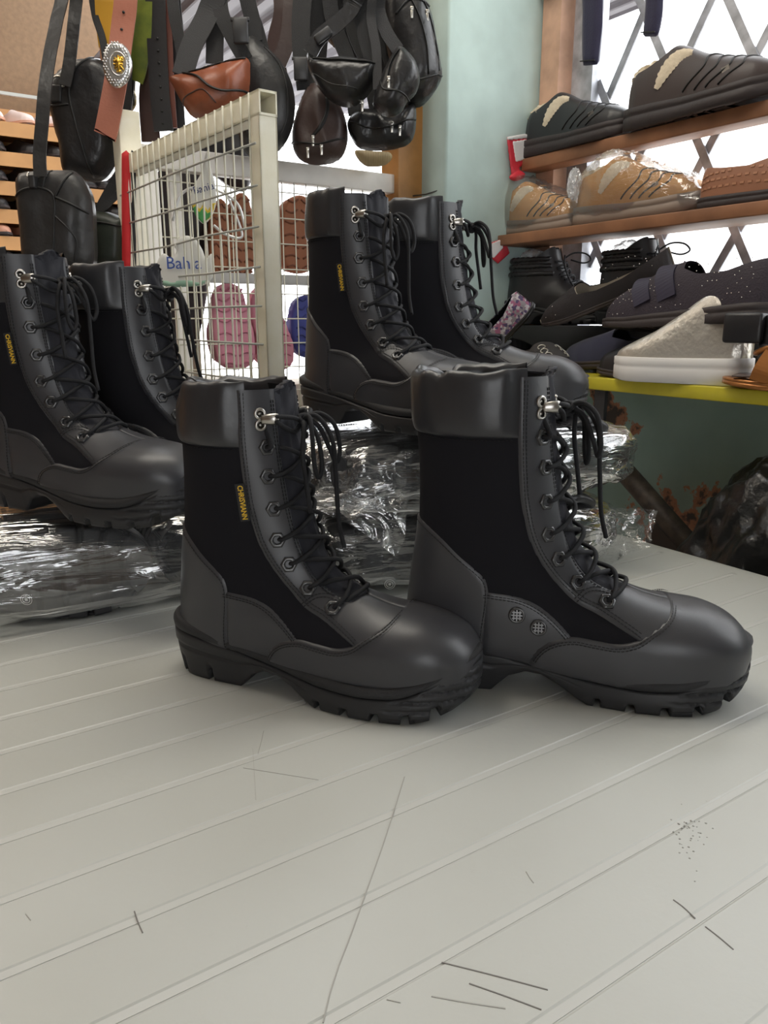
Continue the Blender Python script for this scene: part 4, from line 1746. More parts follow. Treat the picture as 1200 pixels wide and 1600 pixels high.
def ankle_boot(label, heel, toe, seed, roll=0, sc=.95):
    global NT, NH
    V, Nn = body_grid(.0)
    nv = V.shape[1]
    F = grid_faces(NT, nv, wrap_v=True)
    X, Y, Z = V[..., 0], V[..., 1], V[..., 2]
    r = thing('ankle_boot', label, 'boot', group='black ankle boots on the yellow board')
    key = 'ankle'
    if key not in ANKM:
        topz = .155 + .25 * (X - .02) * smooth(.08, .13, X)
        front = np.zeros((NT, nv), bool)
        front[:, :NH // 2] = True
        front[:, -(NH // 2):] = True
        gapf = np.where(front, np.abs(Y) - .016 * smooth(.195, .165, X), .05)

        def pn(field, off, nm):
            v, f = clip_surface(np.concatenate([V + Nn * off, np.minimum(field, .02)[..., None]], 2).reshape(-1, 4), F)
            return mesh(nm, [q[:3] for q in v], f)
        ANKM[key] = [('shoe_upper', pn(np.minimum(topz - Z, gapf), .001, 'ankle_upper'), M_BLKS), ('lining', pn(topz - Z - .002, -.004, 'ankle_lining'), M_LIN),
                     ('tongue', pn(np.minimum(np.where(front, .024 - np.abs(Y), -.01), .178 - Z), -.002, 'ankle_tongue'), M_BLKS)]
        mb = MB()
        for k in range(4):
            zc = .150 - .017 * k
            i = int(np.argmin(np.abs(Z[:100, 0] - zc)))
            for s in (-1, 1):
                cols = [nv - q for q in range(11, 0, -1)] + list(range(0, 12))
                if s < 0:
                    cols = cols[::-1]
                pts = [V[int(i + 7 * u), c] + Nn[i, c] * (.005 + .002 * math.sin(u * PI)) for u, c in zip(np.linspace(0, 1, len(cols)), cols)]
                mb.tube(pts, .002, 6)
        k0 = V[int(np.argmin(np.abs(Z[:100, 0] - .156))), 0] + np.array((.006, 0, 0))
        mb.tube(catmull([k0, k0 + (.01, -.02, .004), k0 + (.02, -.04, -.02), k0 + (.035, -.045, -.05), k0 + (.05, -.04, -.075)], 24), .002, 6)
        mb.tube(catmull([k0, k0 + (.02, .01, .012), k0 + (.045, .02, .01), k0 + (.06, .02, -.004), k0 + (.045, .012, -.012), k0 + (.015, .004, -.004)], 24), .002, 6)
        ANKM[key].append(('lace', mb.mesh('ankle_lace'), M_LAC))
        ANKM[key].append(('welt', BR.parts[[q[0] for q in BR.parts].index('welt')][1], M_WEL))
        ANKM[key].append(('outsole', BR.parts[[q[0] for q in BR.parts].index('outsole')][1], M_SOL))
        cl = MB()
        for zc in (.120, .138, .154):
            pts = []
            for k in range(14, nv - 14):
                i = int(np.argmin(np.abs(Z[:120, k] - zc)))
                pts.append(V[i, k] + Nn[i, k] * .001)
            cl.tube(pts, .0055, 8)
        ANKM[key].append(('padded_collar', cl.mesh('ankle_collar'), M_BLKS))
    for nm, me, m in ANKM[key]:
        link(nm, me, m, r)
    paper_ball('paper_stuffing', (.07, 0, .155), .034, .028, .024, seed, r, M_WISP)
    r.scale = (sc,) * 3
    oriented(r, heel, toe, roll)
    return r


ANKM = {}


def yrow(u, v, a=None):
    return shelf_pt(u, v, a)


hp = shelf_pt(792, 500, 1.255)
ankle_boot('black padded ankle boot with grey laces standing nearest the pier', (hp.x, hp.y, ZY + .09), (hp.x + .10, hp.y - .075, ZY + .09), 1.0, sc=.90)
hp = shelf_pt(938, 450, 1.29)
ankle_boot('black padded ankle boot standing against the window lattice behind the flats', (hp.x, hp.y, ZY + .09), (hp.x + .1, hp.y - .14, ZY + .09), 3.0, sc=.90)

# ---- pointed flats
HW_PTD = [(0, 0), (.003, .012), (.012, .021), (.03, .027), (.08, .027), (.13, .030), (.18, .038), (.21, .037), (.235, .029), (.252, .017), (.262, .007), (.265, 0)]
S_FLAT = shoe_meshes(.265, top=[(0, .062), (.03, .075), (.12, .075), (.16, .060), (.20, .047), (.24, .034), (.265, .016)],
                     topline=[(0, .060), (.03, .052), (.08, .040), (.13, .036), (.17, .042), (.185, .3), (.3, .3)], halfw=HW_PTD,
                     sole_t=[(0, .014), (.1, .012), (.2, .008), (.265, .010)], sole_b=[(0, 0), (.06, 0), (.075, .005), (.1, .004), (.2, 0), (.265, .004)], inset=.001, sole_off=.001)


def flat_shoe(label, heel, toe, upper, lining, roll=0, sc=1.0, trim=None, name='flat_shoe', S=None, group=None, sole=None, extra=None, zs=1.0):
    S = S or S_FLAT
    r = thing(name, label, 'shoe', group=group)
    for k, nm, m in (('upper', 'shoe_upper', upper), ('lining', 'lining', lining), ('sole', 'sole', sole or M_SOLD)):
        me = S[k].copy()
        me.materials.clear()
        link(nm, me, m, r)
    if extra:
        extra(r, S)
    r.scale = (sc, sc, sc * zs)
    oriented(r, heel, toe, roll)
    return r


def studs(n, seed, m=None, x0=.02, x1=.24, r_=.0011):
    def f(r, S):
        rs_ = random.Random(seed)
        mb = MB()
        V, N_ = S['_V'], S['_N']
        topz = S['upper']
        for q in range(n):
            i = rs_.randrange(4, V.shape[0] - 4)
            j = rs_.choice(list(range(1, 13)) + list(range(V.shape[1] - 13, V.shape[1] - 1)))
            if not (x0 < V[i, j, 0] < x1):
                continue
            p_, n_ = V[i, j], N_[i, j]
            bm = bmesh.new()
            bmesh.ops.create_icosphere(bm, subdivisions=1, radius=r_)
            mb.bm(bm, True, Matrix.Translation(Vector(p_ + n_ * .0003)))
        mb.build('crystal_studs', m or M_DOT, r)['kind'] = 'stuff'
    return f


M_BLKT = mat('black_textile', (0.020, 0.016, 0.018), 0.7, bump=0.3, bscale=600)
h = shelf_pt(1062, 440, 1.24)
t = shelf_pt(848, 512, 1.17)
flat_shoe('black pointed flat with tiny studs lying across the pile, toe to the pier', h + Vector((0, 0, .0)), t, M_BLKT, M_INS, -.30, 1.08, extra=studs(40, 5))

# ---- dotted slip-on with straps on top of the pile
S_SLIP = shoe_meshes(.27, top=[(0, .070), (.02, .085), (.10, .092), (.15, .086), (.19, .070), (.23, .055), (.255, .042), (.27, .024)],
                     topline=[(0, .086), (.015, .078), (.06, .066), (.10, .066), (.13, .078), (.145, .3), (.3, .3)], halfw=[(x * .27 / .295, w * .86) for x, w in HW_MAN],
                     sole_t=[(0, .024), (.1, .020), (.2, .014), (.27, .018)], sole_b=[(0, 0), (.2, 0), (.27, .007)])
M_SLIP = mat('dark_purple_knit', (0.028, 0.020, 0.030), 0.7, bump=0.5, bscale=420)
M_BAND = mat('navy_elastic', (0.026, 0.022, 0.045), 0.6)


def slip_extra(r, S):
    studs(230, 9, r_=.0009)(r, S)
    for q, (xa, xb) in enumerate(((.150, .178), (.186, .212))):
        mb = MB()
        P = np.array(shoe_line(S, [(xa - .012, -.86), (xa, -.5), (xa + .004, 0), (xa, .5), (xa - .012, .86)], .0016))
        mb.strap(P, xb - xa, .0018, (1, 0, 0))
        mb.build('elastic_band', M_BAND, r)
    mb = MB()
    P = np.array(shoe_line(S, [(.150, -.12), (.158, -.32), (.180, -.58), (.215, -.84)], .0018))
    mb.strap(P, .017, .002, (.5, -.6, .5))
    mb.build('elastic_band', M_BAND, r)
    mb = MB()
    P = np.array(shoe_line(S, [(.006, -.98), (.006, -.6), (.006, -.3)], .001))
    mb.strap(P, .016, .0016, (1, 0, 0))
    mb.build('heel_band', M_BAND, r)


h = shelf_pt(1212, 500, 1.13)
t = shelf_pt(945, 520, 1.145)
flat_shoe('dark purple slip-on with crystal dots and crossed elastic bands on top of the pile', h + Vector((0, 0, -.006)), t, M_SLIP, M_LIN, .10, 1.22, name='slip_on_shoe', S=S_SLIP, extra=slip_extra)

# ---- shoes underneath
S_MOC = shoe_meshes(.265, top=[(0, .065), (.03, .080), (.12, .080), (.16, .066), (.21, .054), (.245, .042), (.265, .022)],
                    topline=[(0, .064), (.05, .054), (.10, .050), (.14, .058), (.155, .3), (.3, .3)], halfw=[(x * .265 / .295, w * .88) for x, w in HW_MAN],
                    sole_t=[(0, .022), (.1, .018), (.2, .012), (.265, .016)], sole_b=[(0, 0), (.2, 0), (.265, .006)])


def moc_extra(r, S):
    mb = MB()
    for k in range(9):
        mb.tube(shoe_line(S, [(.15 + k * .010, -.85), (.153 + k * .010, -.62)], .0006), .0011, 5)
    mb.build('stitch_ridges', M_BLKS, r)


h = shelf_pt(1150, 583, 1.150)
t = shelf_pt(912, 583, 1.135)
flat_shoe('black stitched moccasin lying at the bottom of the pile on the yellow board', (h.x, h.y, ZY), (t.x, t.y, ZY), M_BLKS, M_LIN, 0, 1.0, name='moccasin', S=S_MOC, extra=moc_extra)
h = shelf_pt(1075, 560, 1.215)
t = shelf_pt(862, 565, 1.20)
flat_shoe('navy fabric flat wedged between the moccasin and the pointed flat', (h.x, h.y, ZY + .012), (t.x, t.y, ZY + .004), mat('navy_suede', (0.022, 0.024, 0.055), 0.85, sheen=.3), M_LIN, .0, 1.05, S=S_MOC)


def emb_extra(r, S):
    mb = MB()
    for s in (-1, 1):
        for q in range(3):
            c0 = .195 + q * .018
            pts = [(c0 + .008 * math.cos(a), s * (.25 + .18 * q / 3) + .13 * math.sin(a)) for a in np.linspace(0, 5.2, 9)]
            mb.tube(shoe_line(S, pts, .0012), .0012, 5)
    mb.build('silver_embroidery', mat('silver_thread', (0.55, 0.52, 0.46), 0.35, metal=.6), r)
    mc = MB()
    V = S['_V']
    mc.box(.145, .172, -.014, .014, .012, .0135)
    mc.build('colourful_insole', mat('insole_print', (0.75, 0.45, 0.06), 0.5, color2=(0.65, 0.06, 0.12), vscale=90), r)


h = shelf_pt(800, 545, 1.205)
t = shelf_pt(915, 560, 1.085)
flat_shoe('dark grey pointed flat with silver embroidery at the toe, in front of the pile', (h.x, h.y, ZY + .001), (t.x, t.y, ZY + .0005), mat('charcoal_suede', (0.035, 0.032, 0.032), .85), M_LIN, 0, 1.0, extra=emb_extra)

# ---- floral wedge seen from behind, standing on its side
M_FLOR = bpy.data.materials.new('floral_fabric')
M_FLOR.use_nodes = True
nt_ = M_FLOR.node_tree
vo = nt_.nodes.new('ShaderNodeTexVoronoi')
vo.inputs['Scale'].default_value = 160
tc_ = nt_.nodes.new('ShaderNodeTexCoord')
nt_.links.new(tc_.outputs['Object'], vo.inputs['Vector'])
rp_ = nt_.nodes.new('ShaderNodeValToRGB')
rp_.color_ramp.interpolation = 'CONSTANT'
els = rp_.color_ramp.elements
els[0].color = (.30, .27, .30, 1)
els[1].position = .75
els[1].color = (.10, .07, .16, 1)
for ps, c in ((.25, (.55, .50, .55)), (.45, (.35, .12, .22)), (.6, (.6, .58, .62))):
    e = els.new(ps)
    e.color = (*c, 1)
sp_ = nt_.nodes.new('ShaderNodeSeparateColor')
nt_.links.new(vo.outputs['Color'], sp_.inputs[0])
nt_.links.new(sp_.outputs[0], rp_.inputs['Fac'])
nt_.links.new(rp_.outputs['Color'], nt_.nodes['Principled BSDF'].inputs['Base Color'])
nt_.nodes['Principled BSDF'].inputs['Roughness'].default_value = .7
h = shelf_pt(836, 478, 1.17)
t = shelf_pt(755, 560, 1.13)
S_WEDGE = shoe_meshes(.25, top=[(0, .06), (.10, .07), (.15, .06), (.2, .05), (.25, .02)], topline=[(0, .066), (.06, .05), (.12, .05), (.13, .3), (.3, .3)],
                      halfw=[(x * .25 / .295, w * .85) for x, w in HW_MAN], sole_t=[(0, .012), (.25, .010)], sole_b=[(0, 0), (.25, 0)])
flat_shoe('floral print flat shoe tipped up against the ankle boot, heel up', h, t, M_FLOR, M_LIN, -.7, .85, S=S_WEDGE, sole=M_BLKS, group=None)

# ---- silver slip-on on a thick white sole
S_SILV = shoe_meshes(.24, top=[(0, .085), (.02, .12), (.045, .132), (.08, .122), (.12, .095), (.16, .072), (.20, .056), (.225, .046), (.24, .034)],
                     topline=[(0, .130), (.015, .118), (.022, .108), (.03, .3), (.3, .3)], halfw=[(x * .24 / .295, w * .95) for x, w in HW_MAN],
                     sole_t=[(0, .036), (.12, .034), (.24, .034)], sole_b=[(0, 0), (.2, 0), (.24, .004)], power=.6)
M_SILV = mat('crinkled_silver', (0.62, 0.58, 0.52), 0.32, metal=0.55, bump=0.6, bscale=70, bdist=0.004)
h = shelf_pt(1172, 588, 1.135)
t = shelf_pt(1008, 600, 1.10)
S_SILV2 = S_SILV
flat_shoe('silver crinkled slip-on with thick white rubber sole on the yellow board', (h.x, h.y, ZY), (t.x, t.y, ZY), M_SILV, M_INS, 0, .94, name='slip_on_shoe', S=S_SILV, zs=1.22, sole=mat('white_rubber', (0.72, 0.70, 0.68), 0.5))

# ---- black block heel lying sideways, bronze sandal
hb = thing('block_heel_shoe', 'black leather block heel shoe lying at the far end above the bronze sandal', 'shoe')
mb = MB()
mb.box(0, .055, -.026, .026, -.022, .022, .005)
mb.build('heel_block', M_BLKS, hb)
me = S_MOC['upper'].copy()
me.materials.clear()
o = link('shoe_upper', me, M_BLKS, hb, (.05, 0, -.045), (0, 0, 0))
me = S_MOC['sole'].copy()
me.materials.clear()
link('sole', me, M_BLKS, hb, (.05, 0, -.045))
p0 = shelf_pt(1138, 512, 1.09)
oriented(hb, p0, p0 + R(.25, -1), .0)

M_BRZ = mat('bronze_leather', (0.42, 0.17, 0.05), 0.28, metal=0.55, bump=0.2, bscale=150)
sd_ = thing('bronze_sandal', 'bronze slide sandal with ring ornament at the front edge of the yellow board', 'sandal')
me = S_MOC['sole'].copy()
me.materials.clear()
link('sole', me, M_BRZ, sd_)
for s in (-1, 1):
    mb = MB()
    pts = catmull([(.205, s * .046, .012), (.20, s * .044, .030), (.19, s * .026, .052), (.185, 0, .058)], 16)
    mb.strap(pts, .040, .003, (1, 0, .3))
    mb.build('strap', M_BRZ, sd_)
mb = MB()
mb.tube([(.195 + .030 * math.cos(a), .026 * math.sin(a), .066 - .014 * math.cos(a)) for a in np.linspace(0, TAU, 33)], .0045, 8, False)
mb.tube([(.170, 0, .075), (.195, 0, .066), (.222, 0, .055)], .003, 8)
mb.tube([(.190, -.024, .066), (.195, 0, .067), (.205, .022, .062)], .003, 8)
mb.build('ring_ornament', M_BRZ, sd_)
mb = MB()
mb.box(.04, .25, -.034, .034, .018, .021, .001)
mb.build('footbed', mat('dark_footbed', (0.10, 0.07, 0.06), .5), sd_)
p1 = shelf_pt(1142, 600, 1.085)
sd_.scale = (1, 1, 1)
tt_ = Vector((p1.x, p1.y, ZY))
dirn = (R(-.35, .8) - R(0, 0)).normalized()
oriented(sd_, tt_ - dirn * .255, tt_)
# ------------------------------------------------------------------ wire gate, fence and everything hung behind
bpy.context.view_layer.update()


class Plane:
    """vertical plane through a point; nrm points towards the viewer"""

    def __init__(s, pt, nrm):
        s.o = Vector(pt)
        s.n = Vector(nrm).normalized()
        s.x = Vector((0, 0, 1)).cross(s.n).normalized()

    def hit(s, u, v):
        q = PX(u, v, 1.0) - Vector((0, 0, CAM_Z))
        c = Vector((0, 0, CAM_Z))
        k = (s.o - c).dot(s.n) / q.dot(s.n)
        w = c + q * k - s.o
        return (w.dot(s.x), w.z + s.o.z)

    def mat(s, c):
        """matrix with x along the plane, y away from the viewer, z up, origin at plane coords c"""
        p = s.o + s.x * c[0]
        return Matrix.Translation((p.x, p.y, c[1])) @ Matrix((s.x, -s.n, Vector((0, 0, 1)))).transposed().to_4x4()


def cam_plane(y):
    return Plane((0, y, 0), (0, -1, 0))


def closed(pts, n):
    P = np.asarray(pts, float)
    E = np.vstack([P[-2:], P, P[:2]])
    k = len(P)
    c = catmull(E, (k + 3) * 12 + 1)
    return c[24:24 + k * 12]


def pillow_mesh(poly, df, db, rim=None, res=26, noise=0.0, nscale=20.0, seed=0.0, flat=0.0, creases=0.0):
    """closed body with the outline poly (x,z): swells df towards the viewer (-y) and db away (+y)"""
    P = np.asarray(poly, float)
    x0, z0 = P.min(0)
    x1, z1 = P.max(0)
    st = max(x1 - x0, z1 - z0) / res
    nx, nz_ = int((x1 - x0) / st) + 3, int((z1 - z0) / st) + 3
    X, Z = np.meshgrid(x0 - st + st * np.arange(nx + 1), z0 - st + st * np.arange(nz_ + 1), indexing='ij')
    D = poly_sdf(X, Z, P)
    F = grid_faces(nx + 1, nz_ + 1)
    A = np.stack([X, Z, X * 0, D], 2).reshape(-1, 4)
    v, f = clip_surface(A, F)
    r = rim or max(D.max(), 1e-4)
    t = np.clip(v[:, 3] / r, 0, 1)
    h = np.sqrt(np.clip(1 - (1 - t) ** 2, 0, 1))
    V, Fc = [], []
    for sgn, dep in ((-1, df), (1, db)):
        n0 = len(V)
        for q, (p, hh) in enumerate(zip(v, h)):
            w = 0.0
            if noise:
                w += noise * hh * mnoise.noise(Vector((p[0] * nscale + seed, p[1] * nscale, sgn * 3.1)))
            if creases:
                w += creases * hh * (ridge((p[0] * nscale * 1.6 + seed, p[1] * nscale * .9, seed), 1.0) - .5)
            V.append((p[0], sgn * (dep * hh) + w * sgn, p[1]))
        Fc += [tuple(i + n0 for i in (q if sgn < 0 else q[::-1])) for q in f]
    return V, Fc


def pillow(name, px, plane, df, db, material, parent=None, rounded=True, label=None, cat=None, group=None, **kw):
    pts = [plane.hit(u, v) for u, v in px]
    if rounded:
        pts = closed(pts, 0)
    P = np.asarray(pts)
    c = ((P[:, 0].min() + P[:, 0].max()) / 2, (P[:, 1].min() + P[:, 1].max()) / 2)
    V, F = pillow_mesh(P - np.array(c), df, db, **kw)
    o = link(name, mesh(name, V, F), material)
    o.matrix_world = plane.mat(c)
    if label:
        tag(o, label, cat, group)
    if parent is not None:
        under(o, parent)
    return o


BODY = {}


def body_lift(parent, plane, u, v, lift):
    """point on the skin of the bag under pixel (u, v)"""
    base = plane.mat(plane.hit(u, v))
    b = BODY.get(parent.name) if parent is not None else None
    if b is not None:
        h = b.ray_cast(base @ Vector((0, -.3, 0)), (base.to_3x3() @ Vector((0, 1, 0))))
        if h[0] is not None:
            return h[0] + base.to_3x3() @ Vector((0, -.0006, 0))
        return base @ Vector((0, 0, 0))
    return base @ Vector((0, -lift, 0))


def line_px(name, px, plane, lift, r, material, parent=None, flat=1.0, n=None):
    """cord laid over a bag; px items (u, v)"""
    C = catmull([q[:2] for q in px], n or max(10, 7 * len(px)))
    P = np.array([tuple(body_lift(parent, plane, u, v, lift)) for u, v in C])
    mid = P.mean(0)
    mb = MB()
    mb.tube(P - mid, r, 7, True, flat)
    o = mb.build(name, material, None, tuple(mid))
    if parent is not None:
        under(o, parent)
    return o


def strap_px(name, px, w, material, parent=None, th=.0025, side=(1, 0, 0), lab=None, twist=None):
    """flat band through (u, v, y) points"""
    P = catmull([tuple(PX(*q)) for q in px], max(10, 8 * len(px)))
    mid = P.mean(0)
    mb = MB()
    mb.strap(P - mid, w, th, side)
    o = mb.build(name, material, None, tuple(mid))
    if lab:
        tag(o, *lab)
    if parent is not None:
        under(o, parent)
    return o


# ---- the open wire gate
G1, G2 = PX(410, 150, 1.05), PX(199, 245, 1.455)
GT = (G1.z + G2.z) / 2
GB = .885
gd = Vector((G2.x - G1.x, G2.y - G1.y, 0))
GL = gd.length
gate = thing('wire_gate', 'cream painted steel gate of wire mesh standing open beside the boots', 'gate', (G1.x, G1.y, GB), (0, 0, math.atan2(gd.y, gd.x)))
H = GT - GB
S_ = .0125
mb = MB()
# near post: hollow square tube, open at the top
for (x0, x1, y0, y1) in ((-S_, S_, -S_, -S_ + .002), (-S_, S_, S_ - .002, S_), (-S_, -S_ + .002, -S_, S_), (S_ - .002, S_, -S_, S_)):
    mb.box(x0, x1, y0, y1, 0, H - .029)
mb.build('gate_post', M_CREAM, gate)
# top rail: hollow, its open end shows above the near post
mb = MB()
for (y0, y1, z0, z1) in ((-S_, S_, H - .003, H), (-S_, S_, H - .029, H - .026), (-S_, -S_ + .002, H - .029, H), (S_ - .002, S_, H - .029, H)):
    mb.box(-S_ - .0015, GL, y0, y1, z0, z1)
mb.build('top_rail', M_CREAM, gate)
mb = MB()
mb.box(-S_, GL, -S_, S_, 0, .025, .001)
mb.build('bottom_rail', M_CREAM, gate)
mb = MB()
mb.box(GL - .02, GL + .018, -.02, .018, -GB + .0, H + .075, .0015)
mb.build('hinge_post', M_CREAM, gate)
wy = S_ + .003      # mesh lies on the face towards the aisle
vme = None
nw = int(GL / .0245)
rw = random.Random(5)
for k in range(nw):
    x = .006 + k * (GL - .02) / (nw - 1)
    mb = MB()
    j = [rw.uniform(-.0018, .0018) for _ in range(6)]
    mb.tube(catmull([(j[q], rw.uniform(-.0008, .0008), z) for q, z in enumerate(np.linspace(.004, H - .001, 6))], 16), .0014, 6)
    mb.build('wire', M_WIRE, gate, (x, wy, 0))
for k in range(12):
    z = 1.296 - .0487 * k - GB
    if z < .03:
        break
    mb = MB()
    mb.tube([(-.010, 0, 0), (GL * .3, .001, rw.uniform(-.002, .002)), (GL * .6, 0, rw.uniform(-.002, .002)), (GL, 0, 0)], .0015, 6)
    mb.build('cross_wire', mat('grey_wire', (0.42, 0.42, 0.38), .5), gate, (0, wy + .002, z))

# red and black cloth edge hung at the hinge side
rp = cam_plane(1.415)
o = pillow('red_banner', [(190, 237), (203, 233), (205, 330), (204, 425), (191, 425), (190, 330)], rp, .004, .003, mat('red_cloth', (0.50, 0.012, 0.015), .7, bump=.3, bscale=120), None, False,
           'narrow red cloth strip hanging at the gate hinge', 'cloth', noise=.002)
o = pillow('black_banner', [(204, 233), (212, 231), (213, 425), (206, 425)], rp, .003, .003, mat('black_cloth', (0.02, 0.018, 0.018), .8), None, False,
           'narrow black cloth strip beside the red one', 'cloth')

# ---- fixed fence across the back
FB = 1.485
fence = thing('mesh_fence', 'white painted mesh fence across the back with soles hung behind it', 'fence', R(.463, FB, 0), (0, 0, ROT))
FL = 1.052 - .463
mb = MB()
mb.box(-.012, FL, -.014, .014, 1.350, 1.388, .002)
mb.build('top_rail', M_WHITEP, fence)
mb = MB()
mb.box(-.014, .022, -.014, .014, 0, 1.352, .002)
mb.build('fence_post', M_WHITEP, fence)
mb = MB()
mb.box(.05, .075, .012, .03, 0, 1.352, .002)
mb.build('fence_post', M_WHITEP, fence)
mb = MB()
mb.box(FL - .03, FL, -.012, .016, 0, 1.36, .002)
mb.build('fence_post', M_WHITEP, fence)
mb = MB()
mb.box(0, FL, .012, .026, 1.155, 1.175, .001)
mb.build('middle_rail', mat('grey_paint', (.45, .44, .43), .6), fence)
mb = MB()
mb.box(0, FL, -.012, .012, .70, .73, .001)
mb.build('bottom_rail', M_WHITEP, fence)
for k in range(1, int(FL / .027)):
    mb = MB()
    mb.tube([(0, 0, .72), (rw.uniform(-.002, .002), 0, 1.05), (0, 0, 1.352)], .0013, 6)
    mb.build('wire', M_WIRE, fence, (k * .027, -.010, 0))
for k in range(13):
    mb = MB()
    mb.tube([(0, 0, 0), (FL, 0, 0)], .0013, 6)
    mb.build('cross_wire', M_WIRE, fence, (0, -.012, 1.33 - k * .0487))
# tie wire to the pier
mb = MB()
mb.tube([tuple(R(1.03, FB - .02, 1.345)), tuple(R(1.058, FB - .05, 1.348)), tuple(R(1.064, FB - .09, 1.352))], .0016, 6)
tag(mb.build('tie_wire', M_EYE), 'black tie wire from the fence rail to the pier', 'wire')

# ---- shoe soles hanging behind the fence
FP = Plane(R(.7, FB + .045), -R(0, 1))


def hung_sole(label, px, m, m2, grp='shoe soles behind the fence', n=6):
    pts = closed([FP.hit(u, v) for u, v in px], 0)
    c = (pts.min(0) + pts.max(0)) / 2
    q = pts - c
    t = thing('hanging_clog', label, 'clog', group=grp)
    V, F = pillow_mesh(q, .009, .03, rim=.006, res=30)
    link('sole', mesh('clog_sole', V, F), m, t)
    z0, z1 = q[:, 1].min(), q[:, 1].max()
    x0, x1 = q[:, 0].min(), q[:, 0].max()
    for k in range(n):
        zz = z0 + (z1 - z0) * (k + .8) / (n + .6)
        row = q[np.abs(q[:, 1] - zz) < (z1 - z0) * .05]
        if len(row) < 2:
            continue
        xa, xb = row[:, 0].min() * .78, row[:, 0].max() * .78
        xm = (xa + xb) / 2
        s = 1 if k >= n / 2 else -1
        for e in (xa, xb):
            mb = MB()
            mb.tube(catmull([(xm + (e - xm) * .12, -.0092, zz + s * .007), (xm + (e - xm) * .55, -.0095, zz), (e, -.0085, zz + s * .004)], 8), .0022, 6)
            mb.build('tread_bar', m2, t)
    V, F = pillow_mesh(q * np.array((.94, .62)) + np.array((0, -(z1 - z0) * .14)), .0, .06, res=18)
    o = link('clog_body', mesh('clog_body', V, F), m, t, (0, .028, 0))
    t.matrix_world = FP.mat(tuple(c))
    return t


M_CB = mat('brown_foam', (0.30, 0.105, 0.045), .65)
M_CBd = mat('brown_foam_dark', (0.17, 0.055, 0.025), .65)
M_CP = mat('pink_foam', (0.62, 0.25, 0.33), .65)
M_CPd = mat('pink_foam_dark', (0.48, 0.16, 0.23), .65)
M_CU = mat('blue_foam', (0.055, 0.07, 0.30), .6)
M_CUd = mat('blue_foam_dark', (0.03, 0.04, 0.19), .6)
M_CK = mat('black_foam', (0.02, 0.02, 0.022), .6)
hung_sole('brown clog sole hanging alone between gate and boots', [(465, 305), (482, 312), (490, 335), (496, 370), (497, 400), (485, 422), (462, 428), (444, 418), (435, 390), (436, 350), (443, 318)], M_CB, M_CBd, n=7)
hung_sole('brown clog sole behind the gate, nearer the gate post', [(372, 302), (388, 310), (394, 345), (398, 390), (392, 428), (372, 436), (358, 425), (354, 380), (357, 330)], M_CB, M_CBd, n=7)
hung_sole('brown clog sole behind the gate, further from the gate post', [(345, 310), (356, 330), (354, 380), (354, 425), (340, 432), (330, 420), (328, 370), (333, 325)], M_CB, M_CBd, n=6)
hung_sole('large pink clog sole behind the gate mesh', [(355, 442), (376, 452), (388, 490), (398, 530), (395, 566), (370, 578), (346, 570), (336, 540), (331, 490), (338, 452)], M_CP, M_CPd, n=8)
hung_sole('pink clog sole partly behind the cream gate post', [(405, 446), (428, 460), (444, 500), (458, 540), (455, 570), (432, 580), (412, 570), (402, 530), (390, 480)], M_CP, M_CPd, n=8)
hung_sole('blue clog sole beside the heel of the boot', [(480, 460), (492, 466), (500, 500), (498, 540), (485, 558), (468, 555), (458, 535), (455, 500), (462, 470)], M_CU, M_CUd, n=7)
hung_sole('black clog sole just behind the boot shaft', [(512, 310), (525, 320), (530, 380), (522, 420), (505, 425), (497, 390), (498, 330)], M_CK, M_SOL, n=6)
# pale shoe boxes stacked low behind the fence
for (a0, a1, z0, z1, lab, col) in ((.50, .74, .86, .955, 'pale grey shoe box behind the gate, low and wide', (.55, .52, .46)), (.78, .98, .86, .94, 'cream shoe box behind the fence under the blue sole', (.60, .55, .47)),
                                   (.48, .60, .96, 1.13, 'tall cream carton behind the gate beside the pink sole', (.62, .56, .46))):
    o = rbox('shoe_box', a0, a1, FB + .13, FB + .30, z0, z1, mat('carton_%d' % int(a0 * 100), col, .8), bev=.002)
    tag(o, lab, 'box', 'cartons behind the fence')
o = rbox('trestle', .44, 1.02, FB + .11, FB + .32, .83, .859, M_WOODS)
tag(o, 'low plank behind the fence carrying pale cartons', 'plank')
rbox('trestle_support', .5, .54, FB + .12, FB + .30, 0, .83, M_WOODS, o)
rbox('trestle_support', .94, .98, FB + .12, FB + .30, 0, .83, M_WOODS, o)

# ---- dark goods hung behind the gate, between fence post and brown clogs
bp = Plane(R(.6, FB + .09), -R(0, 1))
pillow('dark_bag', [(246, 268), (330, 275), (335, 380), (322, 470), (300, 560), (262, 555), (250, 420)], bp, .02, .05, mat('maroon_black_leather', (.022, .014, .015), .6, bump=.3, bscale=60), None, True,
       'dark maroon bag hanging inside the gate behind the name cards', 'bag', noise=.01)
pillow('dark_bag', [(300, 195), (392, 205), (396, 262), (380, 300), (330, 270), (305, 250)], bp, .02, .05, M_BLKS, None, True, 'black bundle hanging above the brown clogs behind the gate', 'bag', noise=.01)

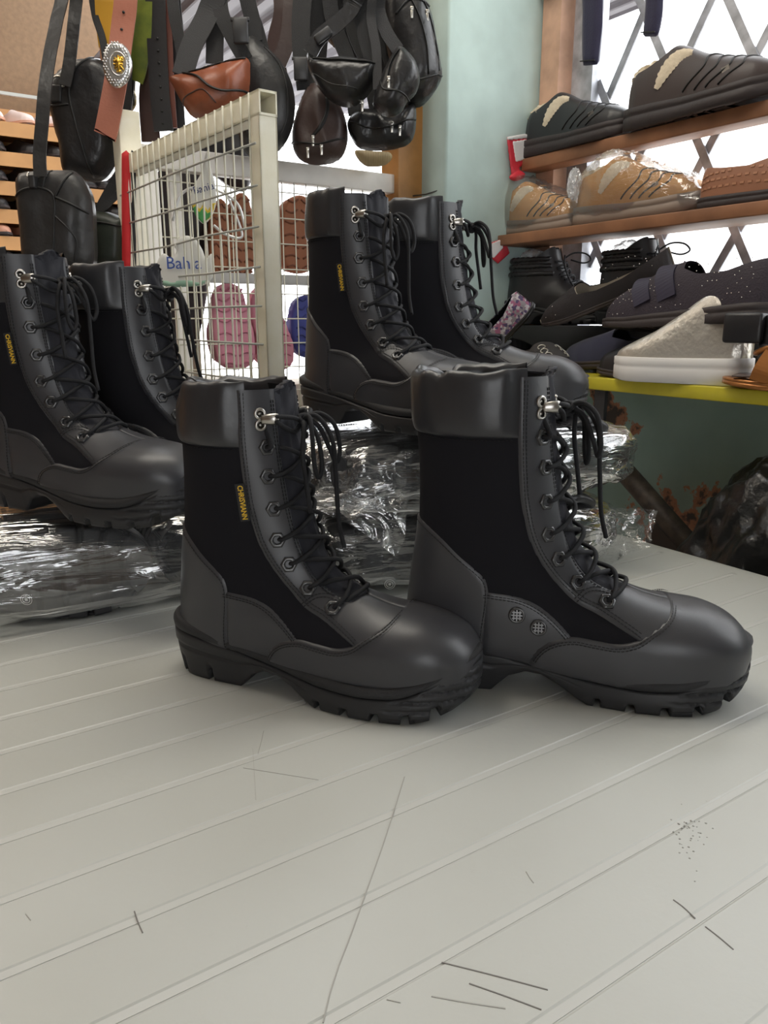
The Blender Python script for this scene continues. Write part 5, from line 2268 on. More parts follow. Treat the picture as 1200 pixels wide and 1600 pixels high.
# ---- printed name cards on the gate
M_CARD = mat('white_card', (.72, .71, .66), .5)
M_GRN = mat('green_print', (.06, .30, .08), .5)
M_YLW = mat('yellow_print', (.72, .52, .05), .5)
M_BLU = mat('dark_blue_print', (.03, .05, .16), .5)
cp = cam_plane(1.22)
cd = pillow('name_card', [(324, 234), (329, 262), (336, 285), (338, 315), (331, 338), (318, 350), (306, 336), (298, 310), (303, 290), (314, 270)], cp, .002, .002, M_CARD, None, True,
            'leaf shaped white card with green and yellow foot hung on the gate', 'card', 'name cards on the gate', rim=.002)
pillow('yellow_edge', [(299, 318), (306, 316), (312, 326), (318, 318), (325, 328), (331, 318), (338, 316), (331, 339), (318, 350), (306, 337)], cp, .0028, .0, M_YLW, cd, False, rim=.001)
pillow('green_foot', [(301, 325), (307, 321), (312, 331), (318, 323), (325, 333), (333, 328), (329, 340), (318, 350), (306, 338)], cp, .0034, .0, M_GRN, cd, False, rim=.001)


def card_text(body, u, v, plane, size, rot, m, parent, lift=.004):
    me = text_mesh(body, size, .0002)
    me.materials.clear()
    o = link('lettering', me, m)
    s = plane.hit(u, v)
    o.matrix_world = plane.mat(s) @ Matrix.Translation((0, -lift, 0)) @ Matrix.Rotation(PI / 2, 4, 'X') @ Matrix.Rotation(rot, 4, 'Z')
    under(o, parent)


card_text('Bahia', 319, 295, cp, .0150, .25, M_BLU, cd)
cp2 = cam_plane(1.25)
cd = pillow('name_card', [(280, 372), (292, 368), (306, 374), (316, 390), (322, 404), (330, 396), (334, 410), (333, 432), (318, 446), (295, 447), (275, 448), (250, 444), (244, 420), (249, 402), (258, 396), (268, 404),
                            (276, 392), (272, 384)], cp2, .002, .002, M_CARD, None, True, 'wave shaped white card with blue lettering hung low on the gate', 'card', 'name cards on the gate', rim=.002)
pillow('green_foot', [(250, 436), (270, 440), (290, 436), (312, 440), (332, 432), (318, 446), (295, 448), (275, 449), (252, 446)], cp2, .003, .0, mat('pale_green_print', (.30, .48, .36), .5), cd, False, rim=.001)
card_text('Bahia', 288, 412, cp2, .026, .0, mat('blue_print', (.05, .10, .36), .5), cd)
# bent wire hanger loops
for lab, pts in zip(('bent white wire hanger arm arching over the leaf card', 'bent white wire hanger arm hooked low beside the brown clogs'), ([(270, 345), (282, 305), (310, 292), (345, 300), (372, 320), (384, 360)], [(334, 352), (352, 366), (378, 370), (366, 330), (350, 296)])):
    P = catmull([tuple(PX(u, v, 1.27)) for u, v in pts], 30)
    mid = P.mean(0)
    mb = MB()
    mb.tube(P - mid, .0022, 6)
    tag(mb.build('wire_hanger', mat('bright_wire', (.7, .7, .7), .35, metal=.6), None, tuple(mid)), lab, 'hanger', 'wire hangers behind the gate')

# ---- corrugated roof sheet over the lane
V_, F_ = [], []
nA, nBb = 241, 2
for i in range(nA):
    a = .86 + 1.3 * i / (nA - 1)
    ph = (a / .085) % 1.0
    z = 2.02 + (.018 if ph < .35 else .018 * max(0, 1 - (ph - .35) / .12) if ph < .47 else 0 if ph < .88 else .018 * (ph - .88) / .12)
    for b in (1.64, 3.38):
        V_.append(tuple(R(a, b, z)))
for i in range(nA - 1):
    F_.append((2 * i, 2 * i + 1, 2 * i + 3, 2 * i + 2))
rf = link('roof_sheet', mesh('roof_sheet', V_, F_, False), M_ROOF)
sm_ = rf.modifiers.new('thickness', 'SOLIDIFY')
sm_.thickness = .0015
tag(rf, kind='structure')

# ---- shop shelf far behind on the left
SB = 3.12
unit = thing('shoe_rack', 'orange wooden shoe rack with rows of shoes along the far wall', 'rack', R(-.4, SB, 0), (0, 0, ROT))
rack_z = []
QP = Plane(R(-.4, SB), -R(0, 1))
for v in (197, 243, 288, 331, 372, 412):
    rack_z.append(QP.hit(60, v)[1])
for z in rack_z:
    mb = MB()
    mb.box(-1.6, 1.28, 0, .26, z - .02, z)
    mb.box(-1.6, 1.28, -.008, 0, z - .046, z)
    mb.build('shelf_board', M_WOODB, unit)
mb = MB()
mb.box(-1.6, 1.28, .235, .27, .3, QP.hit(60, 152)[1])
mb.build('back_panel', M_WOODB, unit)
mb = MB()
mb.box(1.28, 1.305, 0, .27, 0, QP.hit(60, 152)[1])
mb.build('side_panel', M_WOODB, unit)
mb = MB()
mb.box(-1.6, -1.575, 0, .27, 0, QP.hit(60, 152)[1])
mb.build('side_panel', M_WOODB, unit)
mb = MB()
mb.box(-1.6, 1.30, -.006, .004, QP.hit(60, 153)[1] - .006, QP.hit(60, 153)[1] + .004)
mb.build('top_strip', mat('grey_strip', (.45, .45, .42), .5), unit)
small = {}
for key, up_, so_ in (('black', M_BLKS, M_SOLD), ('white', mat('pale_pink_vinyl', (.72, .58, .54), .4), mat('peach_sole', (.62, .34, .24), .5)), ('tan', mat('rose_tan', (.5, .25, .17), .45), M_SOLD)):
    small[key] = []
    for k, nm, m in (('upper', 'shoe_upper', up_), ('sole', 'sole', so_)):
        me = S_MOC[k].copy()
        me.materials.clear()
        me.materials.append(m)
        small[key].append((nm, me))
rs = random.Random(12)
words = [('pale pink slipper', 'top row'), ('shiny black shoe', 'second row'), ('shiny black shoe', 'third row'),
         ('shiny black shoe', 'fourth row'), ('rose tan sandal', 'fifth row'), ('shiny black shoe', 'sixth row')]
ordn = ['first', 'second', 'third', 'fourth', 'fifth', 'sixth', 'seventh']
for row, z in enumerate(rack_z):
    key = 'white' if row == 0 else 'tan' if row == 4 else 'black'
    for k in range(6):
        a = .415 + k * .092
        t = thing('display_shoe', '%s on the %s of the far rack, %s from the picture edge' % (*words[row], ordn[k]), 'shoe', R(a, SB + .185, z + .001),
                  (0, 0, ROT - PI / 2 + rs.uniform(.25, .5)), 'shoes on the %s of the far rack' % words[row][1])
        t.scale = (.80,) * 3
        for nm, me in small[key]:
            link(nm, me, None, t)
# ------------------------------------------------------------------ bags and belts hanging from a rail
M_BAGB = mat('black_bag_leather', (.019, .0185, .0195), .32, bump=.45, bscale=38, bdist=.006)
M_BAGG = mat('grey_black_leather', (.022, .0215, .022), .40, bump=.45, bscale=34, bdist=.006)
M_BAGN = mat('dark_brown_leather_bag', (.050, .030, .026), .45, bump=.3, bscale=60, bdist=.004)
M_BAGT = mat('chestnut_leather', (.23, .065, .028), .40, var=.15, vscale=30, bump=.25, bscale=60, bdist=.004)
M_WEB = mat('black_webbing', (.018, .018, .019), .7, bump=.4, bscale=900)
M_WEBG = mat('grey_webbing', (.034, .034, .036), .7, bump=.4, bscale=900)
M_ZIP = mat('zip_metal', (.6, .58, .53), .3, metal=1.0)
M_SEAM = mat('black_piping', (.008, .008, .008), .5)
M_GRNL = mat('dark_green_leather', (.022, .028, .020), .45, bump=.25, bscale=60, bdist=.004)

# rail that everything hangs from (just above the picture)
ra, rb = R(-.25, 1.42, 1.80), R(1.06, 1.42, 1.80)
mb = MB()
mid = (ra + rb) / 2
mb.tube([tuple(ra - mid), tuple(rb - mid)], .012, 12)
rail = mb.build('hanging_rail', M_STEEL, None, mid)
tag(rail, 'steel rail above the bags and belts', 'rail')
for a in (-.25, .5, 1.04):
    m_ = MB()
    m_.tube([tuple(R(a, 1.42, 1.80) - mid), tuple(R(a, 1.42, 2.5) - mid)], .005, 8)
    m_.build('drop_rod', M_STEEL, rail)
RZ = 1.80


def puller(parent, u, v, plane, lift, ang=0.0, s=1.0):
    mb = MB()
    mb.box(-.004, .004, -.0015, .0015, -.004, .004, .0008)
    mb.box(-.0032, .0032, -.0008, .0008, -.022, -.004, .0006)
    mb.xform(Matrix.Scale(s * .72, 4))
    o = mb.build('zip_pull', M_ZIP)
    m_ = plane.mat(plane.hit(u, v))
    m_.translation = body_lift(parent, plane, u, v, lift) + m_.to_3x3() @ Vector((0, -.003, 0))
    o.matrix_world = m_ @ Matrix.Rotation(ang, 4, 'Y')
    return under(o, parent)


def to_rail(u, v, y, uoff=0):
    """strap points from a pixel up to the rail"""
    p = PX(u, v, y)
    return p


def rail_strap(parent, pts, w, m, top_u, y, side=(1, 0, .0)):
    """strap through (u,v,y) points that ends on the rail above"""
    P = [tuple(PX(*q)) for q in pts]
    last = Vector(P[-1])
    # continue the last direction to rail height
    q = PX(top_u, -40, y)
    P.append(tuple(q))
    a_ = q.x * AX[0] + q.y * AX[1]
    top = R(a_, 1.42, RZ)
    P.append((top.x, top.y, RZ - .005))
    C_ = catmull(P, 10 * len(P))
    mid_ = C_.mean(0)
    mb = MB()
    mb.strap(C_ - mid_, w, .0025, side)
    o = mb.build('strap', m, None, tuple(mid_))
    under(o, parent)
    return o


def bag(name, label, px, y, df, db, m, group='bags hanging from the rail', cat='bag', **kw):
    pl = cam_plane(y)
    o = pillow('bag_body', px, pl, df, db, m, None, True, **kw)
    pts = [pl.hit(u, v) for u, v in px]
    t = thing(name, label, cat, (sum(p[0] for p in pts) / len(pts), y, min(p[1] for p in pts)), group=group)
    under(o, t)
    from mathutils.bvhtree import BVHTree
    mw = o.matrix_world
    BODY[t.name] = BVHTree.FromPolygons([mw @ v.co for v in o.data.vertices], [tuple(f.vertices) for f in o.data.polygons])
    return t, pl


# 1 boxy black shoulder bag
b1, pl = bag('shoulder_bag', 'boxy glossy black shoulder bag hanging left of the buckle belt', [(71, 142), (84, 121), (116, 97), (150, 91), (166, 98), (180, 118), (191, 150), (192, 200), (186, 245), (168, 276), (150, 285),
             (120, 278), (101, 270), (93, 225), (80, 175)], 1.50, .035, .05, M_BAGB, rim=.03, noise=.006, nscale=14)
line_px('piping', [(150, 95), (128, 118), (119, 150), (130, 200), (142, 240), (152, 280)], pl, .038, .0022, M_SEAM, b1)
line_px('piping', [(78, 168), (98, 173), (119, 171)], pl, .036, .0016, M_SEAM, b1)
line_px('strap_ring', [(90, 138), (92, 130), (101, 127), (111, 132), (113, 142), (104, 144), (91, 141)], pl, .042, .0016, M_ZIP, b1)
pillow('ring_tab', [(90, 140), (111, 140), (111, 171), (91, 171)], pl, .040, -.02, M_BAGG, b1, False, rim=.004)
mb = MB()
mb.tube([(0, -.001, 0), (0, .001, 0)], .010, 16)
o = mb.build('ring_plate', M_ZIP)
o.matrix_world = pl.mat(pl.hit(86, 152)) @ Matrix.Translation((0, -.033, 0))
under(o, b1)
mb = MB()
mb.tube([(0, -.002, 0), (0, .002, 0)], .005, 14)
o = mb.build('ring_hole', M_SEAM)
o.matrix_world = pl.mat(pl.hit(86, 153)) @ Matrix.Translation((0, -.034, 0))
under(o, b1)
rail_strap(b1, [(101, 134, 1.455), (108, 100, 1.46), (115, 40, 1.47)], .021, M_BAGG, 122, 1.475)
rail_strap(b1, [(168, 110, 1.48), (160, 60, 1.49), (148, 20, 1.50)], .012, M_WEB, 144, 1.50)

# 2 rounded shoulder bag below it
b2, pl = bag('shoulder_bag', 'dark grey shoulder bag with curved seams hanging lowest on the left', [(29, 274), (60, 267), (100, 266), (118, 268), (132, 284), (143, 312), (146, 360), (145, 415), (120, 432), (60, 432), (38, 420), (32, 350), (28, 310)],
             1.36, .03, .06, M_BAGG, rim=.035, noise=.008, nscale=14)
line_px('piping', [(29, 310), (50, 300), (75, 298), (95, 312), (97, 360), (94, 425)], pl, .033, .002, M_SEAM, b2)
line_px('piping', [(97, 312), (120, 322), (143, 335)], pl, .034, .002, M_SEAM, b2)
line_px('piping', [(97, 312), (108, 290), (118, 272)], pl, .034, .002, M_SEAM, b2)
line_px('piping', [(97, 340), (118, 360), (130, 380), (126, 410)], pl, .034, .0014, M_SEAM, b2)
line_px('piping', [(78, 298), (80, 282), (84, 268)], pl, .034, .0016, M_SEAM, b2)
pillow('ring_tab', [(55, 276), (70, 276), (72, 302), (58, 302)], pl, .036, -.015, M_BAGG, b2, False, rim=.004)
line_px('strap_ring', [(50, 272), (52, 279), (62, 281), (73, 279), (75, 273)], pl, .037, .0014, M_ZIP, b2)
rail_strap(b2, [(63, 276, 1.325), (62, 240, 1.33), (66, 190, 1.335), (70, 140, 1.345), (78, 85, 1.37), (88, 35, 1.40)], .021, M_BAGG, 100, 1.42)

# 3 dark green bag
b3, pl = bag('shoulder_bag', 'small dark green bag with black straps behind the boots', [(146, 338), (165, 331), (188, 338), (199, 345), (200, 410), (190, 420), (160, 420), (147, 412)], 1.47, .025, .04, M_GRNL, rim=.02, noise=.005)
line_px('piping', [(147, 352), (165, 350), (195, 356)], pl, .026, .002, M_SEAM, b3)
strap_px('strap', [(150, 340, 1.47), (165, 310, 1.475), (188, 270, 1.48)], .018, M_WEB, b3)
strap_px('strap', [(152, 334, 1.465), (175, 312, 1.47), (198, 292, 1.475)], .012, M_WEB, b3)
strap_px('strap', [(188, 270, 1.48), (196, 230, 1.49), (200, 120, 1.5), (205, -40, 1.52)], .014, M_WEB, b3)

# grey striped pouch between
b4, pl = bag('cloth_pouch', 'pale grey pleated pouch hanging beside the red strip', [(160, 250), (172, 232), (186, 226), (192, 240), (184, 262), (168, 272), (160, 265)], 1.53, .012, .02, mat('pale_grey_cloth', (.48, .45, .48), .7, bump=.5, wave=60), creases=.006, nscale=30)
strap_px('strap', [(180, 230, 1.53), (184, 190, 1.53), (186, 100, 1.53), (190, -40, 1.53)], .008, M_WEB, b4)

# belts -----------------------------------------------------------


def belt(label, pts, w, m, name='belt', top=True):
    t = thing(name, label, 'belt', tuple(PX(*pts[-1])), group='belts hanging from the rail')
    P = [tuple(PX(*q)) for q in pts]
    if top:
        q0 = PX(pts[0][0], -40, pts[0][2])
        a_ = q0.x * AX[0] + q0.y * AX[1]
        tp = R(a_, 1.42, RZ)
        P = [(tp.x, tp.y, RZ)] + [tuple(q0)] + P
    C_ = catmull(P, 10 * len(P))
    mid_ = C_.mean(0)
    mb = MB()
    mb.strap(C_ - mid_, w, .0035, (1, 0, 0))
    under(mb.build('band', m, None, tuple(mid_)), t)
    return t, C_


M_BTAN = mat('rose_tan_leather', (.38, .135, .085), .5, bump=.15, bscale=200)
M_BYEL = mat('mustard_leather', (.58, .30, .02), .45)
M_BGRN = mat('olive_green_leather', (.20, .24, .03), .4, color2=(.09, .13, .02), vscale=25)
M_BBLK = mat('black_belt_leather', (.018, .018, .019), .4, bump=.15, bscale=200)
M_BBRN = mat('dark_brown_belt', (.055, .024, .018), .45, bump=.15, bscale=200)
M_BRED = mat('red_brown_belt', (.16, .050, .032), .45)
t1, _ = belt('mustard yellow leather belt hanging behind the buckle belt', [(164, 5, 1.50), (167, 50, 1.50), (170, 74, 1.50)], .034, M_BYEL)
strap_px('belt_end', [(170, 72, 1.498), (171, 84, 1.495), (172, 100, 1.49)], .032, mat('tan_brown_leather', (.30, .12, .04), .5), t1)
belt('olive green leather belt hanging straight, third from the mustard one', [(222, 5, 1.50), (220, 60, 1.50), (214, 100, 1.505), (208, 125, 1.51)], .036, M_BGRN)
belt('charcoal belt between the tan and the green belt', [(206, 5, 1.52), (203, 60, 1.52), (198, 120, 1.52), (188, 205, 1.52)], .030, M_WEBG)
t6, C6 = belt('black punched leather belt with stitched edge', [(243, 5, 1.50), (246, 80, 1.50), (250, 150, 1.50), (256, 205, 1.50)], .034, M_BBLK)
for q in range(8):
    p_ = PX(246 + q * 1.2, 60 + q * 19, 1.4975)
    mb = MB()
    mb.tube([(0, -.0008, 0), (0, .0008, 0)], .0022, 8)
    under(mb.build('belt_hole', M_SEAM, None, p_), t6)
belt('dark brown belt between the green and the black belt', [(235, 30, 1.53), (234, 120, 1.53), (232, 160, 1.53), (236, 222, 1.53)], .034, M_BBRN)
belt('narrow rose brown belt just right of the black punched belt', [(257, 5, 1.51), (262, 60, 1.51), (265, 130, 1.51), (270, 200, 1.51)], .016, M_BRED)
belt('thin black belt hanging at the far right of the belts', [(270, 5, 1.53), (275, 60, 1.53), (274, 130, 1.53), (278, 205, 1.53)], .028, M_BBLK)
# the tan belt with the oval buckle
bt, CT = belt('rose tan leather belt with big oval silver buckle', [(196, 5, 1.44), (192, 40, 1.44), (187, 80, 1.435), (182, 120, 1.425), (174, 165, 1.42), (166, 205, 1.42), (164, 212, 1.42)], .038, M_BTAN)
for u, v in ((193, 19), (190, 46)):
    mb = MB()
    mb.tube([(0, -.001, 0), (0, .001, 0)], .0022, 8)
    under(mb.build('belt_hole', M_SEAM, None, PX(u, v, 1.437)), bt)
pb_ = cam_plane(1.405)
bk = pillow('buckle', [(176, 66), (192, 69), (203, 84), (207, 104), (202, 124), (190, 136), (178, 137), (167, 125), (161, 105), (164, 80)], pb_, .007, .004, mat('brushed_silver', (.72, .72, .72), .28, metal=1.0), bt, True, rim=.008, res=34)
rr_ = random.Random(1)
mb = MB()
ce = pb_.hit(184, 102)
for i in range(-8, 9):
    for j in range(-11, 12):
        x, z = i * .0047 + (j % 2) * .00235, j * .0040
        e = (x / .027) ** 2 + (z / .042) ** 2
        if .30 < e < .66:
            bm = bmesh.new()
            bmesh.ops.create_icosphere(bm, subdivisions=1, radius=.0015)
            mb.bm(bm, True, Matrix.Translation((x, -.0072, z)))
o = mb.build('hammered_dots', MATS['brushed_silver'])
o['kind'] = 'stuff'
o.matrix_world = pb_.mat(ce)
under(o, bt)
mb = MB()
mb.tube([(.0135 * math.cos(a), -.008, .0175 * math.sin(a)) for a in np.linspace(0, TAU, 30)], .0013, 6, False)
o = mb.build('medallion_rim', MATS['brushed_silver'])
o.matrix_world = pb_.mat(pb_.hit(187, 102))
under(o, bt)
mb = MB()
for (x0, z0, x1, z1, w) in ((-.008, .004, .008, .004, .002), (-.008, -.001, .007, -.001, .002), (0, .012, 0, -.011, .0022), (-.007, -.008, .007, .010, .0018), (.007, -.009, -.006, .009, .0018), (-.004, -.011, .004, -.011, .002),
                            (.003, .010, .008, .006, .002)):
    mb.tube([(x0, -.009, z0), (x1, -.009, z1)], w, 6)
o = mb.build('gold_emblem', mat('gold', (.85, .52, .08), .25, metal=1.0))
o.matrix_world = pb_.mat(pb_.hit(188, 102))
under(o, bt)
# second ornate buckle behind
b5, _ = belt('grey belt with small ornate gold and silver buckle behind the tan one', [(200, 5, 1.56), (201, 100, 1.56), (200, 150, 1.56)], .026, mat('stone_leather', (.42, .38, .28), .6))
pillow('buckle', [(186, 150), (196, 140), (210, 142), (214, 160), (206, 175), (192, 176), (186, 165)], cam_plane(1.545), .005, .003, mat('aged_gold', (.55, .42, .16), .35, metal=1.0, color2=(.6, .6, .58), vscale=120), b5, True, rim=.004, creases=.004, nscale=90)

# waist bags --------------------------------------------------------
b6, pl = bag('waist_bag', 'chestnut brown leather waist bag with black zip', [(265, 122), (285, 117), (305, 113), (340, 102), (365, 96), (388, 92), (391, 110), (389, 140), (378, 168), (355, 186), (325, 190), (300, 182), (283, 158), (270, 134)],
             1.47, .04, .04, M_BAGT, rim=.035, noise=.006, creases=.004, nscale=14)
line_px('zip', [(292, 120), (315, 128), (335, 145), (360, 152), (388, 146)], pl, .0415, .0048, M_SEAM, b6, .4)
line_px('zip', [(290, 117), (320, 113), (350, 103), (386, 97)], pl, .030, .0042, M_SEAM, b6, .4)
line_px('piping', [(285, 165), (305, 155), (325, 150), (345, 170)], pl, .0405, .0012, M_BBRN, b6)
puller(b6, 323, 106, pl, .044, -.25)
rail_strap(b6, [(285, 118, 1.46), (300, 70, 1.465), (325, 20, 1.47)], .036, M_WEBG, 340, 1.47)
rail_strap(b6, [(290, 112, 1.49), (280, 60, 1.49), (272, 20, 1.49)], .020, M_WEB, 268, 1.49)
rail_strap(b6, [(335, 100, 1.48), (336, 60, 1.48), (338, 20, 1.48)], .030, M_WEB, 340, 1.48)
rail_strap(b6, [(384, 94, 1.47), (362, 55, 1.47), (346, 20, 1.47)], .026, M_WEB, 340, 1.475)
mb = MB()
mb.box(-.013, .013, -.004, .004, -.02, .02, .003)
mb.box(-.016, .016, -.003, .003, .014, .02, .001)
o = mb.build('buckle_clip', mat('black_plastic', (.03, .03, .032), .4), None, PX(376, 48, 1.455))
under(o, b6)

b7, pl = bag('sling_bag', 'black crescent sling bag behind the gate post', [(372, 82), (385, 62), (398, 56), (415, 72), (438, 95), (455, 128), (461, 160), (458, 195), (446, 224), (425, 243), (400, 248), (378, 230), (368, 180), (366, 130)],
             1.56, .045, .045, M_BAGG, rim=.05, noise=.006, creases=.004, nscale=10)
line_px('piping', [(415, 78), (440, 108), (452, 150), (450, 195), (436, 226)], pl, .030, .0014, M_SEAM, b7)
rail_strap(b7, [(398, 64, 1.55), (394, 30, 1.55), (388, 5, 1.55)], .028, M_WEB, 380, 1.55)
rail_strap(b7, [(412, 78, 1.56), (402, 40, 1.56), (390, 10, 1.56)], .020, M_WEB, 384, 1.555)

b8, pl = bag('waist_bag', 'dark brown waist bag with silver zip pulls above the fence rail', [(456, 212), (462, 180), (475, 145), (490, 130), (506, 134), (528, 158), (541, 190), (543, 222), (532, 248), (505, 258), (478, 255), (461, 240)],
             1.60, .04, .04, M_BAGN, rim=.035, noise=.008, creases=.007, nscale=14)
line_px('zip', [(508, 140), (514, 175), (505, 205), (490, 222)], pl, .041, .004, M_SEAM, b8, .4)
line_px('zip', [(458, 226), (480, 230), (505, 232), (538, 222)], pl, .040, .004, M_SEAM, b8, .4)
puller(b8, 492, 222, pl, .045)
puller(b8, 505, 236, pl, .045)
puller(b8, 484, 240, pl, .045)
rail_strap(b8, [(478, 140, 1.59), (472, 90, 1.59), (470, 40, 1.59), (472, 5, 1.59)], .034, M_WEB, 474, 1.59)
rail_strap(b8, [(435, 100, 1.62), (450, 60, 1.62), (455, 10, 1.62)], .030, M_BAGN, 458, 1.62)
mb = MB()
mb.box(-.013, .013, -.004, .004, -.02, .02, .003)
mb.box(-.016, .016, -.003, .003, .014, .02, .001)
o = mb.build('buckle_clip', MATS['black_plastic'], None, PX(470, 108, 1.575))
under(o, b8)

b9, pl = bag('waist_bag', 'black leather waist bag in the middle of the cluster', [(481, 76), (488, 92), (500, 93), (530, 90), (565, 93), (590, 102), (590, 125), (575, 150), (548, 168), (520, 160), (498, 138), (484, 112), (479, 90)],
             1.52, .04, .035, M_BAGB, rim=.03, noise=.006, creases=.004, nscale=12)
line_px('zip', [(490, 98), (520, 102), (555, 104), (588, 108)], pl, .036, .004, M_SEAM, b9, .4)
line_px('piping', [(488, 118), (520, 140), (560, 148)], pl, .041, .0012, M_SEAM, b9)
puller(b9, 566, 160, pl, .03)
rail_strap(b9, [(484, 84, 1.51), (500, 58, 1.51), (530, 34, 1.51), (552, 8, 1.51)], .026, M_BAGB, 560, 1.51)
rail_strap(b9, [(586, 104, 1.52), (572, 60, 1.52), (565, 20, 1.52)], .028, M_WEB, 560, 1.52)
mb = MB()
mb.box(-.016, .016, -.005, .005, -.008, .008, .003)
under(mb.build('buckle_clip', MATS['black_plastic'], None, PX(505, 55, 1.50), (0, -.6, 0)), b9)

b10, pl = bag('small_pouch', 'small rounded black pouch with vertical zip in front of the backpack', [(582, 158), (592, 128), (604, 100), (620, 76), (634, 78), (650, 98), (656, 122), (650, 146), (636, 160), (626, 176), (606, 183), (588, 174)],
              1.50, .04, .03, M_BAGB, rim=.03, noise=.006, creases=.003, nscale=16)
line_px('zip', [(624, 84), (612, 102), (606, 122), (606, 140)], pl, .038, .0035, M_SEAM, b10, .4)
line_px('piping', [(594, 132), (600, 148), (622, 152), (640, 158)], pl, .036, .0016, M_SEAM, b10)
puller(b10, 607, 132, pl, .042)
rail_strap(b10, [(622, 78, 1.50), (604, 50, 1.50), (592, 15, 1.50)], .022, M_WEBG, 588, 1.50)
rail_strap(b10, [(590, 140, 1.49), (588, 80, 1.49), (580, 30, 1.49)], .016, M_WEBG, 574, 1.49)

b11, pl = bag('backpack', 'large black leather backpack hanging against the pier', [(600, -20), (640, -18), (662, -2), (674, 20), (682, 60), (689, 100), (690, 122), (676, 148), (655, 168), (630, 160), (612, 110), (600, 50)],
              1.60, .05, .05, M_BAGB, rim=.04, noise=.008, creases=.003, nscale=10)
line_px('zip', [(640, 12), (655, 45), (665, 85), (668, 128)], pl, .050, .003, M_SEAM, b11, .4)
line_px('zip', [(660, 8), (674, 45), (683, 90), (685, 118)], pl, .036, .003, M_SEAM, b11, .4)
line_px('piping', [(640, 140), (662, 134), (690, 120)], pl, .045, .002, M_SEAM, b11)
line_px('piping', [(618, 36), (640, 14), (670, 14)], pl, .046, .002, M_SEAM, b11)
puller(b11, 642, 30, pl, .052)
puller(b11, 666, 30, pl, .047)
rail_strap(b11, [(640, -14, 1.60), (636, -30, 1.60)], .035, M_WEB, 630, 1.60)

b12, pl = bag('waist_bag', 'low black waist bag with four silver zip pulls', [(543, 190), (560, 172), (590, 172), (615, 182), (646, 160), (650, 195), (642, 222), (620, 232), (590, 236), (562, 232), (548, 214)],
              1.60, .035, .04, M_BAGB, rim=.03, noise=.007, creases=.006, nscale=14)
line_px('zip', [(548, 196), (575, 205), (605, 205), (648, 190)], pl, .036, .004, M_SEAM, b12, .4)
for u, v in ((612, 176), (628, 164), (612, 200), (624, 206)):
    puller(b12, u, v, pl, .041)
rail_strap(b12, [(590, 175, 1.61), (575, 100, 1.61), (552, 40, 1.61)], .030, M_WEB, 545, 1.61)
rail_strap(b12, [(556, 180, 1.60), (545, 100, 1.61), (520, 30, 1.61)], .028, M_WEB, 512, 1.61)
rail_strap(b12, [(640, 168, 1.61), (600, 60, 1.61), (588, 20, 1.61)], .030, M_WEB, 584, 1.61)

b13, pl = bag('shoulder_bag', 'flat black bag hanging at the back of the cluster behind the waist bags', [(498, -25), (560, -28), (625, -25), (632, 40), (620, 100), (580, 122), (540, 92), (505, 50)], 1.70, .03, .03, M_BAGB, rim=.03, noise=.006)
rail_strap(b13, [(560, -20, 1.70), (560, -32, 1.70)], .03, M_WEB, 560, 1.70)
# dark mass of further straps behind the cluster
for k, (lab, pts, w, m) in enumerate((('broad black strap hanging behind the dark brown waist bag', [(500, 5, 1.64), (496, 60, 1.64), (490, 140, 1.64)], .04, M_WEB),
                                      ('dark brown strap hanging left of the dark brown waist bag', [(440, 20, 1.66), (430, 70, 1.66), (440, 130, 1.66)], .03, M_BBRN),
                                      ('black strap hanging behind the small pouch', [(610, 5, 1.64), (615, 60, 1.64), (612, 150, 1.64)], .04, M_WEB))):
    belt(lab, pts, w, m, 'hanging_strap')
# tan clog peeping out under the bags
pillow('hanging_clog', [(555, 235), (580, 236), (608, 238), (612, 248), (600, 258), (575, 260), (560, 250)], cam_plane(1.70), .02, .03, mat('straw_weave', (.45, .34, .18), .6, bump=.5, wave=90), None, True,
       'straw coloured shoe end showing under the low black bag', 'shoe')

# ------------------------------------------------------------------ small things near the window
# price packets
M_PWH = mat('white_paper', (.75, .74, .74), .6)
M_PRD = mat('red_print', (.60, .03, .05), .5)


def packet(label, px, px2, plane):
    o = pillow('price_packet', px, plane, .003, .003, M_PRD, None, False, label, 'packet', 'red and white packets at the pier', rim=.002)
    pillow('white_panel', px2, plane, .0042, -.001, M_PWH, o, False, rim=.001)
    return o


pp = Plane(R(1.2, CB - .012), -R(0, 1))
o = packet('red and white packet hung where the upper shelf meets the pier', [(792, 214), (827, 209), (829, 250), (811, 262), (816, 280), (800, 278), (797, 255)], [(799, 221), (826, 217), (828, 249), (804, 254)], pp)
pillow('paper_top', [(792, 214), (820, 209), (827, 211), (826, 217), (793, 220)], pp, .004, 0, M_PWH, o, False, rim=.001)
pillow('red_tassel', [(797, 274), (808, 266), (818, 270), (818, 278), (806, 283), (797, 280)], pp, .008, .0, M_PRD, o, True)
packet('red and white packet hanging under the middle shelf beside the laces', [(764, 380), (788, 372), (796, 396), (778, 412), (770, 405)], [(762, 382), (782, 374), (785, 388), (770, 404)], pp)
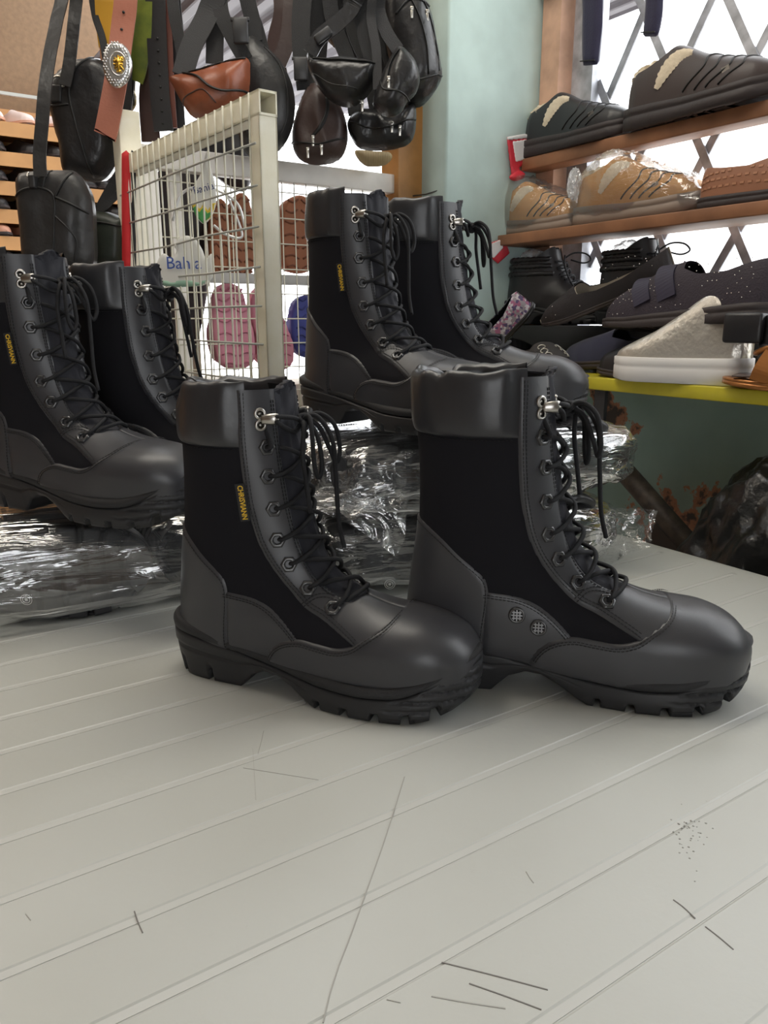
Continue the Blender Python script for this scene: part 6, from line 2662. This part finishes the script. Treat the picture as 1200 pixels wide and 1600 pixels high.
# leggings hanging in the window
wp = Plane(R(WA - .06, .9), -R(1, 0))
M_LEG = mat('navy_stretch', (.016, .014, .045), .8, bump=.3, bscale=300, sheen=.2)
for lab, px in (('long navy legging leg hanging beside the steel window post', [(911, -60), (943, -60), (941, 40), (934, 101), (911, 103), (911, 40)]), ('shorter navy legging leg hanging before the lattice', [(1013, -60), (1038, -60), (1035, 20), (1028, 57), (1006, 58), (1010, 10)])):
    o = pillow('legging', px, wp, .010, .010, M_LEG, None, False, lab, 'leggings', 'leggings hanging in the window', rim=.012)
    q = px[3], px[4]
    line_px('hem', [(q[0][0], q[0][1] - 6), (q[1][0], q[1][1] - 6)], wp, .009, .0012, M_SEAM, o)
bar_ = MB()
pa, pb = wp.hit(905, -55), wp.hit(1045, -55)
mm = wp.mat(((pa[0] + pb[0]) / 2, (pa[1] + pb[1]) / 2 + .02))
bar_.tube([(-.35, 0, 0), (.35, 0, 0)], .006, 8)
o = bar_.build('window_rod', M_STEEL)
o.matrix_world = mm
tag(o, 'thin steel rod across the window head carrying the leggings', 'rod')

# black refuse bag beside the table
bm = bmesh.new()
bmesh.ops.create_icosphere(bm, subdivisions=6, radius=1)
for v in bm.verts:
    n = v.co.normalized()
    w = .20 * (1.0 - .30 * max(0, n.z) ** 2)
    p = Vector((n.x * .172, n.y * .22, n.z * .44 + .44))
    d = ridge((n.x * 2.2 + 4, n.y * 2.2, n.z * 3.2), 1.0) * .020 + ridge((n.x * 6 + 4, n.y * 6, n.z * 7), 1.0) * .009 + ridge((n.x * 14, n.y * 14 + 3, n.z * 14), 1.0) * .004
    p += n * (d - .012)
    p.z = max(p.z, .002)
    v.co = p
mb = MB()
mb.bm(bm, True)
o = mb.build('refuse_bag', mat('black_polythene', (.008, .008, .008), .28, spec=.5, bump=.5, bscale=45, bdist=.006), None, R(1.165, .60, 0), (0, 0, ROT))
tag(o, 'crumpled black refuse bag standing between the table and the teal wall', 'refuse bag')

# a box lifting the ankle boots behind the pile
o = rbox('shoe_box', WA - .115, WA - .012, .62, CB - .02, ZY + .0005, ZY + .088, mat('black_carton', (.02, .02, .022), .6), bev=.002)
tag(o, 'low black carton under the black ankle boots behind the pile', 'box')

# across the lane, seen through the lattice
of = rbox('facade', 7.0, 7.3, -4, 6, -.1, 3.6, mat('pale_facade', (.80, .79, .78), .8))
of['kind'] = 'structure'
rbox('facade_band', 6.97, 7.0, -4, 6, 2.2, 2.32, mat('grey_band', (.5, .5, .52), .8), of)
